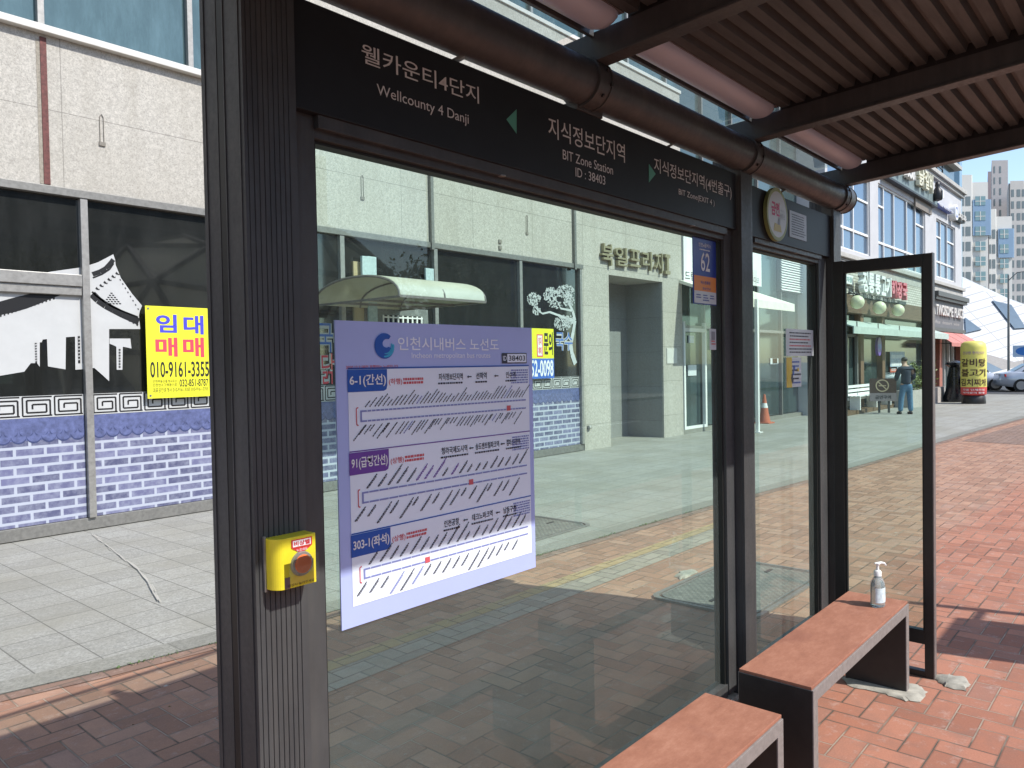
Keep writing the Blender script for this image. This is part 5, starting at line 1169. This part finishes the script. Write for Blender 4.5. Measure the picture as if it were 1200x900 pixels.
# ------------------------------------------------------------------ man standing
def skin(pts, edges, rad_, name, m, parent, sub=2, root=0):
    me = bpy.data.meshes.new(name); base = Vector((0, 0, 0)); p = parent
    while p is not None: base += p.location; p = p.parent
    me.from_pydata([tuple(Vector(v)-base) for v in pts], edges, []); o = bpy.data.objects.new(name, me); COL.objects.link(o)
    o.modifiers.new('s', 'SKIN'); 
    for i, sv in enumerate(me.skin_vertices[0].data): r0 = rad_[i]; sv.radius = r0 if isinstance(r0, tuple) else (r0, r0); sv.use_root = (i == root)
    sm = o.modifiers.new('d', 'SUBSURF'); sm.levels = sub; sm.render_levels = sub
    bpy.context.view_layer.update()
    m2 = bpy.data.meshes.new_from_object(o.evaluated_get(bpy.context.evaluated_depsgraph_get())); bpy.data.objects.remove(o)
    m2.materials.clear(); m2.materials.append(m); m2.polygons.foreach_set('use_smooth', [True]*len(m2.polygons)); m2.name = name
    o = bpy.data.objects.new(name, m2); COL.objects.link(o); o.parent = parent; return o
mx, my = WZ(1062, 485.5)
man = thing('person', 'man in dark jacket and blue jeans seen from behind, head bowed, hands in front', 'person', (mx, my, 0))
# local axes: he faces away (fwd), lat = his right
fwd_ = Vector((.80, .60, 0)).normalized(); lat = Vector((fwd_.y, -fwd_.x, 0))
def L(l, f, z): return tuple(Vector((mx, my, 0))+lat*l+fwd_*f+Vector((0, 0, z)))
SKN = flat('skin', (.42, .26, .18), .55); JCK = plain('dark_navy_jacket', (.02, .032, .05), .8, 0, .2, 20); JNS = plain('blue_jeans', (.09, .19, .30), .8, 0, .25, 25); HAIR = flat('black_hair', (.012, .01, .01), .6); SHOE = flat('black_shoes', (.015, .015, .015), .5)
body_pts = [L(0, 0, .84), L(0, .0, 1.05), L(0, .02, 1.25), L(0, .05, 1.34), L(0, .09, 1.42), L(0, .13, 1.50), L(0, .15, 1.56), # 0-6 pelvis..head
  L(-.17, .03, 1.29), L(-.23, .06, 1.05), L(-.15, .28, .98), L(-.10, .34, 1.00),  # left arm 7-10
  L(.17, .03, 1.29), L(.24, .05, 1.04), L(.17, .27, .96), L(.12, .34, .98),      # right arm 11-14
  L(-.09, 0, .80), L(-.13, .02, .45), L(-.16, .0, .09), L(-.18, .12, .045),        # left leg 15-18
  L(.09, 0, .80), L(.11, .02, .45), L(.12, -.01, .09), L(.13, .11, .045)]
be = [(0,1),(1,2),(2,3),(3,4),(4,5),(5,6),(3,7),(7,8),(8,9),(9,10),(3,11),(11,12),(12,13),(13,14),(0,15),(15,16),(16,17),(17,18),(0,19),(19,20),(20,21),(21,22)]
br = [.10,.09,.09,.07,.052,.085,.07,.06,.045,.035,.033,.06,.045,.035,.033,.085,.058,.04,.038,.085,.058,.04,.038]
skin(body_pts, be, br, 'body', SKN, man)
jp = [L(0, 0, .84), L(0, 0, 1.05), L(0, .02, 1.25), L(0, .05, 1.34), L(0, .07, 1.385), L(-.175, .03, 1.29), L(-.24, .06, 1.05), L(-.16, .26, .985), L(.175, .03, 1.29), L(.25, .05, 1.04), L(.18, .25, .965)]
skin(jp, [(0,1),(1,2),(2,3),(3,4),(3,5),(5,6),(6,7),(3,8),(8,9),(9,10)], [.14,.145,.155,.115,.07,.08,.066,.05,.08,.066,.05], 'jacket', JCK, man, root=1)
skin([L(0, 0, .93), L(0, 0, .84), L(-.085, 0, .72), L(-.13, .02, .45), L(-.16, .0, .07), L(.085, 0, .72), L(.115, .02, .45), L(.125, -.01, .07)], [(0,1),(1,2),(2,3),(3,4),(1,5),(5,6),(6,7)], [.125,.13,.095,.080,.070,.095,.080,.070], 'trousers', JNS, man)
for sgn_ in (-1, 1):
    s0 = (-.17 if sgn_ < 0 else .13); skin([L(s0, -.06, .04), L(s0, .05, .045), L(s0, .19, .03)], [(0,1),(1,2)], [.045, .048, .038], 'shoe', SHOE, man)
    h0 = (-.11 if sgn_ < 0 else .13)
    for q_ in range(5):
        fx_ = h0+(q_-2)*.017; ln = (.045, .065, .07, .065, .055)[q_]; z_ = 1.0 if sgn_ < 0 else .98
        skin([L(fx_, .34, z_), L(fx_-.004*sgn_, .34+ln*.6, z_-.008), L(fx_-.012*sgn_, .34+ln, z_-.03)], [(0,1),(1,2)], [.010, .009, .008], 'finger', SKN, man, 1)
skin([L(0, .085, 1.505), L(0, .10, 1.57), L(0, .14, 1.635)], [(0,1),(1,2)], [.085, .095, .070], 'hair', HAIR, man)
# ------------------------------------------------------------------ cars
CARP = MT('silver_car_paint'); CARP.set(col=(.50, .53, .58), rough=.28, metal=.3, coat=.8); CGL = flat('car_glass', (.03, .04, .05), .05); TYR = flat('tyre_rubber', (.015, .015, .015), .8); RIM = flat('alloy_rim', (.45, .45, .46), .3, .8); TLR = flat('red_lamp', (.45, .02, .02), .25)
def sedan(x, y, ang, label, paint):
    o = thing('parked_car', label, 'car', (x, y, -.136), 'cars standing on the side road'); o.rotation_euler.z = 0
    ca, sa = math.cos(ang), math.sin(ang)
    def T(u, v, w_): return (x+u*ca-v*sa, y+u*sa+v*ca, w_-.136)
    # stations along length: (u, half width low, half width high, z low, z belt, z roof, half roof)
    body = [(-2.30, .70, .66, .42, .72, None), (-2.22, .80, .76, .30, .92, None), (-1.75, .88, .82, .24, 1.00, None), (-1.2, .90, .84, .22, .98, None), (0, .91, .85, .20, .95, None), (1.0, .90, .84, .22, .93, None), (1.75, .87, .80, .26, .83, None), (2.15, .80, .70, .30, .70, None), (2.32, .62, .58, .38, .58, None)]
    s = SB(); rings = []
    for u, wl, wh, zl, zb, _ in body: rings.append([T(u, -wl*.9, zl), T(u, -wl, zl+.15), T(u, -wl, (zl+zb)/2+.05), T(u, -wh, zb-.05), T(u, -wh*.88, zb), T(u, wh*.88, zb), T(u, wh, zb-.05), T(u, wl, (zl+zb)/2+.05), T(u, wl, zl+.15), T(u, wl*.9, zl)])
    n = 10; s.add([p for rg in rings for p in rg], [(a*n+k, a*n+(k+1) % n, (a+1)*n+(k+1) % n, (a+1)*n+k) for a in range(len(rings)-1) for k in range(n)]+[tuple(range(n))[::-1], tuple(range((len(rings)-1)*n, len(rings)*n))])
    s.build('body', paint, o, smooth=50)
    cab = [(-1.70, .70, .98, 1.0), (-1.0, .74, .97, 1.40), (-.2, .75, .95, 1.46), (.45, .73, .94, 1.40), (1.25, .70, .91, .94)]
    s = SB(); rings = [[T(u, -w_, zl), T(u, -w_*.80, zh-.03), T(u, -w_*.7, zh), T(u, w_*.7, zh), T(u, w_*.80, zh-.03), T(u, w_, zl)] for u, w_, zl, zh in cab]; n = 6
    s.add([p for rg in rings for p in rg], [(a*n+k, a*n+(k+1) % n, (a+1)*n+(k+1) % n, (a+1)*n+k) for a in range(len(rings)-1) for k in range(n)]+[tuple(range(n))[::-1], tuple(range((len(rings)-1)*n, len(rings)*n))])
    s.build('cabin', paint, o, smooth=40)
    for sd in (-1, 1):
        for pts in ([(-1.35, 1.02, 1.02), (-.95, 1.02, 1.33), (-.22, 1.01, 1.395), (-.22, 1.0, 1.0)], [(-.14, 1.0, 1.0), (-.14, 1.0, 1.395), (.42, 1.0, 1.335), (1.0, 1.0, .985)]):
            vs = []
            for u, _, z_ in pts: k = (z_-.96)/.48; vs.append(T(u, sd*(.76-.155*max(0, k)+.005), z_))
            MB().add(vs, [(0, 1, 2, 3)]).build('side_window', CGL, o)
        for u in (-1.42, 1.38):
            c = T(u, sd*.80, .32); w1, w2 = Vector(T(u, sd*.70, .32)), Vector(T(u, sd*.915, .32))
            wh = SB(); wh.tube([w1, w2], .32, 24); wo = wh.build('wheel', TYR, o, smooth=40)
            rm = SB(); rm.tube([w2-(w2-w1)*.1, w2+(w2-w1).normalized()*.006], .21, 20); rm.build('rim', RIM, wo, smooth=40)
        s = SB(); a = Vector(T(-2.24, sd*.55, .80)); b_ = Vector(T(-2.05, sd*.83, .82)); s.bar(a, b_, .05, .13); s.build('tail_light', TLR, o)
        s = SB(); s.bar(T(2.16, sd*.45, .62), T(1.95, sd*.78, .66), .05, .10); s.build('headlight', flat('lamp_glass', (.6, .62, .65), .1), o)
    for pts in ([(-1.62, .60, 1.03), (-1.06, .56, 1.375)], [(1.18, .60, .985), (.50, .56, 1.375)]):
        (u0, w0, z0_), (u1, w1_, z1_) = pts; d = -.012 if u0 < 0 else .012
        MB().add([T(u0+d, -w0, z0_+.012), T(u0+d, w0, z0_+.012), T(u1+d, w1_*.95, z1_+.012), T(u1+d, -w1_*.95, z1_+.012)], [(0, 1, 2, 3)]).build('windscreen', CGL, o)
    return o
cwx, cwy = WZ(1187, 459.5, -.136)
a_ = math.atan2(-.92, .39)  # car heading to the right in the picture
hd = Vector((.35, -.94))
an = math.atan2(hd.y, hd.x)
ccx = cwx+1.42*math.cos(an)+.8*.7; ccy = cwy+1.42*math.sin(an)
sedan(ccx+.5, ccy, an, 'silver car at the right edge whose rear wheel and tail light are in view', CARP.m)
ex, ey = WZ(1159.5, 457.5, -.136); sedan(ex-1.38*math.cos(an)+.6, ey-1.38*math.sin(an), an, 'pale car half hidden behind the yellow advertising pillar', CARP.m)
# ------------------------------------------------------------------ street lamp and blue sign
def lamp_post(x, y, h, armdir, label):
    o = thing('street_lamp', label, 'street lamp', (x, y, -.14)); PG = ALUD
    s = SB().tube([(x, y, -.14), (x, y, h*.5), (x, y, h)], [.09, .075, .05], 12); s.build('pole', PG, o, smooth=50)
    d = Vector(armdir).normalized(); e = Vector((x, y, h-.15))+d*1.7+Vector((0, 0, .35))
    SB().tube([(x, y, h-.4), Vector((x, y, h-.2))+d*.5+Vector((0, 0, .3)), e], [.035, .03, .025], 8).build('arm', PG, o, smooth=50)
    s = SB(); s.bar(e-d*.15, e+d*.65, .26, .09); s.build('lamp_head', PG, o, bevel=.03)
    SB().lathe((x, y, -.14), [(.2, 0), (.2, .1), (.12, .3), (.09, .32)], 12).build('base', PG, o)
lx, ly = WX(1182, 440, 62)
lp_top = WX(1181, 322, 62)[1]
lamp_post(62, lx, lp_top, (0, -1, 0), 'slim grey street lamp rising in front of the white striped roof')
ls = thing('blue_road_sign', 'pale blue oval marked sign board at the right edge beyond the cars', 'sign', (66, 8, 0))
a, c = WX(1187, 405, 66), WX(1216, 418, 66)
SB().box(65.9, 66, a[0], c[0], c[1], a[1]).build('board', plain('pale_blue_board', (.50, .60, .72), .4), ls)
s = MB(); yc, zc = (a[0]+c[0])/2+.0, (a[1]+c[1])/2; n = 24; s.add([(65.895, yc+abs(a[0]-c[0])*.38*math.cos(R(k*15)), zc+(a[1]-c[1])*.36*math.sin(R(k*15))) for k in range(24)], [tuple(range(24))]); s.build('oval_mark', flat('blue_oval', (.05, .2, .55), .4), ls)
SB().box(65.9, 66.0, yc-.08, yc+.08, -.16, c[1]).build('pole', ALUD, ls)
# ------------------------------------------------------------------ white striped roof hall
HX = 90.0
def HP(px, py, dx=0.):                  # a point of the tilted roof plane  x = HX - (y-14) + 1.4 z, moved dx towards the street
    d = _d(px, py); t = (HX-dx+14+1.4*H)/(d.x+d.y-1.4*d.z); return (t*d.x, t*d.y, H+t*d.z)
hall = thing('exhibition_hall', 'huge white hall with a sloping roof of diagonal metal strips and dark triangular glass', 'building', (HX, 12, 0))
HW = MT('white_strip_roof'); x, y, z = HW.coord()
st_ = ((y*.45)+(z*1.0)).mod(1.1)*(1/1.1); st2 = ((y*-.9)+(z*.8)).mod(2.6)*(1/2.6)
e1 = st_.lt(.14); e2 = st2.lt(.035)
HW.set(col=HW.mix(e1.mx(e2)*.85, (.50, .50, .50), (.26, .27, .28)), rough=.5)
def poly3(name, pts, m, parent, thick=.4):
    s = SB(); n = len(pts); s.add(list(pts)+[(p[0]+thick, p[1], p[2]) for p in pts], [tuple(range(n)), tuple(range(n, 2*n))[::-1]]+[(i, (i+1) % n, n+(i+1) % n, n+i) for i in range(n)]); return s.build(name, m, parent)
poly3('roof_face', [HP(1060, 300), HP(1130, 333), HP(1165, 346), HP(1210, 362), HP(1290, 395), HP(1290, 470), HP(1240, 446), HP(1185, 438), HP(1160, 418), HP(1120, 408), HP(1060, 400)], HW.m, hall, 30)
HG = plain('blue_grey_hall_glass', (.09, .14, .19), .3, .2, .1, 1)
def near(pts, dx): return [HP(p[0], p[1], dx) for p in pts]
poly3('triangle_window', near([(1163, 352), (1185, 357), (1202, 384), (1189, 385)], .35), HG, hall, .3)
poly3('triangle_window', near([(1131, 372), (1150, 386), (1132, 390)], .35), HG, hall, .3)
poly3('eave_underside', near([(1120, 408), (1160, 416), (1188, 424), (1230, 416), (1300, 430), (1300, 448), (1120, 448)], .6), plain('grey_eave', (.30, .28, .26), .8), hall, .3)
poly3('entrance_glass', near([(1130, 420), (1156, 424), (1176, 434), (1150, 440), (1130, 440)], .9), HG, hall, .3)
poly3('rounded_canopy', near([(1150, 440), (1178, 433), (1200, 428), (1200, 436), (1182, 446), (1150, 448)], 1.2), plain('cream_concrete', (.60, .56, .50), .8), hall, .4)
poly3('low_wall', near([(1120, 441), (1210, 441), (1210, 452), (1120, 452)], 1.6), plain('cream_wall', (.55, .52, .46), .8), hall, .3)
# ------------------------------------------------------------------ apartment towers
TWW = plain('white_tower_render', (.58, .565, .53), .8, 0, .04, .3); TWB = plain('blue_tower_render', (.20, .30, .42), .8, 0, .05, .3); TWG = plain('grey_tower_render', (.36, .34, .34), .8, 0, .06, .3); TWM = plain('mauve_tower_render', (.24, .20, .21), .8, 0, .06, .3)
WNG = flat('tower_window_glass', (.16, .26, .28), .2); WND = flat('tower_window_dark', (.13, .16, .17), .3)
def tower(label, X0, pxl, pxr, ptop, blocks, depth=14, wall=TWW, cols=(), nfl=11, top_row=0, rowh=2.9, blue=None, gr='apartment towers beyond the hall'):
    yl, zt_ = WX(pxl, ptop, X0); K = .83
    def PT(px, dx=0.):
        d = _d(px, 300); t = (X0-dx+K*yl)/(d.x+K*d.y); return (t*d.x, t*d.y)
    def ZT(px, py, dx=0.):
        d = _d(px, py); t = (X0-dx+K*yl)/(d.x+K*d.y); return H+t*d.z
    def slab(nm, pa, pb, z0, z1, dxf, dxb, m, par):
        a, b_ = PT(pa, dxf), PT(pb, dxf); th = dxf-dxb; vs = []
        for z in (z0, z1): vs += [(a[0], a[1], z), (b_[0], b_[1], z), (b_[0]+th, b_[1]+(0 if th < 3 else th*.17), z), (a[0]+th, a[1]+(0 if th < 3 else th*.17), z)]
        return SB().add(vs, [(0,3,2,1),(4,5,6,7),(0,1,5,4),(1,2,6,5),(2,3,7,6),(3,0,4,7)]).build(nm, m, par)
    cc = PT((pxl+pxr)/2)
    o = thing('apartment_tower', label, 'apartment tower', (cc[0], cc[1], 0), gr)
    slab('wall', pxl, pxr, -1, zt_, 0, -depth, wall, o)
    for (a, b_, t_, dx) in blocks: slab('wing', a, b_, -1, ZT(a, t_, dx), dx, .01, wall, o)
    for (a, b_, t0, t1, dx) in (blue or ()): slab('blue_panel', a, b_, ZT(a, t1, dx), ZT(a, t0, dx), dx, .01, TWB, o)
    for (a, b_, dx, kind) in cols:
        for k in range(nfl):
            z_ = zt_-1.6-top_row-k*rowh
            if z_ < 2: break
            w_ = slab('window', a, b_, z_-1.75, z_, dx+.08, dx-.02, WNG if kind == 0 else WND, o)
            if kind == 0: slab('window_bar', a, b_, z_-1.0, z_-.88, dx+.12, dx+.081, TWW, w_); slab('window_bar', (a+b_)/2-.4, (a+b_)/2+.4, z_-1.74, z_-.01, dx+.13, dx+.081, TWW, w_)
    return o
tower('white and blue apartment tower directly right of the glass block, the tallest white one', 170, 1125, 1158, 214, [(1125, 1139, 205, .6)], cols=((1132, 1137.5, .6, 1), (1143, 1155, .5, 0), (1127.5, 1130, .6, 1)), nfl=14, blue=((1140, 1161, 234, 276, .5),), top_row=1.2)
tower('lower stepped white and blue apartment tower in front of the grey ones', 176, 1159, 1186, 254, [(1159, 1167, 245, .6)], cols=((1163, 1166.5, .6, 1), (1172, 1182, .5, 0), (1159.5, 1161.5, .6, 1)), nfl=14, blue=((1170, 1188, 268, 302, .5),), top_row=1.0)
tower('slim grey apartment tower with one dark window column and a flat top', 240, 1162.5, 1181.5, 188, [], wall=TWG, cols=((1171.5, 1173.5, 0, 1), (1165, 1166.5, 0, 1)), nfl=22)
tower('plain mauve sliver of a tower behind the white ones', 262, 1158, 1164, 201, [], wall=TWM, cols=(), nfl=1)
tower('wide light grey apartment tower cut by the right edge', 225, 1182, 1225, 215, [(1184, 1200, 212, .5)], wall=plain('pale_grey_tower_render', (.44, .42, .40), .8, 0, .05, .3), cols=((1185.5, 1188.5, .5, 1), (1192, 1196, .5, 1), (1198, 1202, .5, 1)), nfl=20)
# ------------------------------------------------------------------ across the street: what the glass reflects
OB = plain('opposite_building_wall', (.16, .15, .14), .8, 0, .15, .5); OBW = flat('opposite_window', (.03, .035, .04), .2)
for k, (x0, x1, y0, h, lb) in enumerate(((-20, 4, -26, 9, 'low grey block across the road behind the camera to the left'), (0, 14, -27, 14, 'middle grey block across the road behind the camera'), (40, 62, -30, 17, 'tall grey block across the road towards the crossing'), (-4, 64, -86, 31, 'long tall unseen slab block, added behind the dome to darken the window reflection'))):  # last block is added only to darken the reflection around the dome
    o = thing('opposite_building', lb, 'building', ((x0+x1)/2, y0, 0), 'buildings across the road')
    SB().box(x0, x1, y0-10, y0, -.1, h).build('wall', OB, o)
    nfl = int(h//3)
    for fl in range(nfl): SB().box(x0+.6, x1-.6, y0, y0+.05, 1.0+fl*3, 2.5+fl*3).build('window', OBW, o)
# geodesic dome
dm = thing('geodesic_dome', 'pale geodesic dome across the road, reflected in the shop window', 'dome', (29.6, -44, 2))
bm = bmesh.new(); bmesh.ops.create_icosphere(bm, subdivisions=2, radius=1.0)
bmesh.ops.rotate(bm, verts=bm.verts, cent=(0, 0, 0), matrix=Matrix.Rotation(.4, 3, 'Z'))
b = SB(); pn = MB(); C0 = Vector((29.6, -44, 3.0)); RD = 9.5
for f in bm.faces:
    if f.calc_center_median().z > -.15: pn.add([C0+v.co*RD for v in f.verts], [(0, 1, 2)])
for e in bm.edges:
    if (e.verts[0].co.z+e.verts[1].co.z)/2 > -.15: b.bar(C0+e.verts[0].co*RD*1.005, C0+e.verts[1].co*RD*1.005, .34)
bm.free(); 
DP = MT('translucent_dome_panel'); DP.nt.nodes.remove(DP.b); d1 = DP.new('ShaderNodeBsdfDiffuse'); d2 = DP.new('ShaderNodeBsdfTranslucent'); d1.inputs[0].default_value = (.85, .82, .68, 1); d2.inputs[0].default_value = (.95, .92, .78, 1)
mx_ = DP.new('ShaderNodeMixShader'); mx_.inputs[0].default_value = .6; DP.link(d1.outputs[0], mx_.inputs[1]); DP.link(d2.outputs[0], mx_.inputs[2]); DP.link(mx_.outputs[0], DP.out.inputs[0])
pn.build('panels', DP.m, dm); b.build('struts', OB, dm)
# bus stop flag sign added out of view to cast a shadow on the bricks
fs_ = thing('shadow_casting_flag', 'tall dark bus stop pole with a flag board, unseen, added at the kerb for its shadow', 'sign', (6.12, -1.3, 0))
SB().tube([(6.12, -1.3, 0), (6.12, -1.3, 2.95)], .035, 12).build('pole', STEEL, fs_, smooth=50)
SB().box(5.18, 5.90, -1.32, -1.28, 2.08, 2.62).build('flag_board', NVY, fs_, bevel=.018); SB().box(5.90, 6.10, -1.31, -1.29, 2.2, 2.24).box(5.90, 6.10, -1.31, -1.29, 2.5, 2.54).build('bracket', STEEL, fs_)
# street trees across the road
TRK = plain('bark', (.12, .09, .07), .9, 0, .3, 12, .4); LF = plain('dull_green_leaves', (.055, .085, .03), .7, 0, .4, 3)
def tree(x, y, h, seed, label):
    r2 = random.Random(seed); o = thing('street_tree', label, 'tree', (x, y, 0), 'street trees across the road')
    s = SB(); s.tube([(x, y, -.02), (x+.05, y, h*.25), (x, y+.05, h*.5), (x-.05, y, h*.8)], [.16, .12, .09, .03], 10)
    tips = []
    for k in range(9):
        a = r2.random()*6.28; z0_ = h*r2.uniform(.35, .6); l = h*r2.uniform(.18, .32); e = (x+l*math.cos(a), y+l*math.sin(a), z0_+l*r2.uniform(.6, 1.2)); s.tube([(x, y, z0_), ((x+e[0])/2, (y+e[1])/2, z0_+(e[2]-z0_)*.4), e], [.06, .04, .015], 6); tips.append(e)
    s.build('trunk', TRK, o, smooth=50); b = MB()
    for c in tips+[(x, y, h*.85), (x, y, h*.65)]:
        for k in range(260):
            p = Vector((c[0]+r2.gauss(0, h*.085), c[1]+r2.gauss(0, h*.085), c[2]+r2.gauss(0, h*.07))); d1 = Vector((r2.gauss(0, 1), r2.gauss(0, 1), r2.gauss(0, 1))).normalized(); d2 = d1.orthogonal().normalized(); l = .09*r2.uniform(.7, 1.5)
            b.add([p-d1*l, p+d2*l*.5, p+d1*l, p-d2*l*.5], [(0, 1, 2, 3)])
    b.build('crown', LF, o)
for k, x in enumerate((-8, 2, 12, 22)): tree(x, -18.5-(k % 2)*.6, 6.0+(k % 3)*.5, k, ('leftmost street tree behind the camera across the road', 'street tree straight behind the camera across the road', 'street tree across the road between two grey blocks', 'rightmost street tree across the road before the dome')[k])
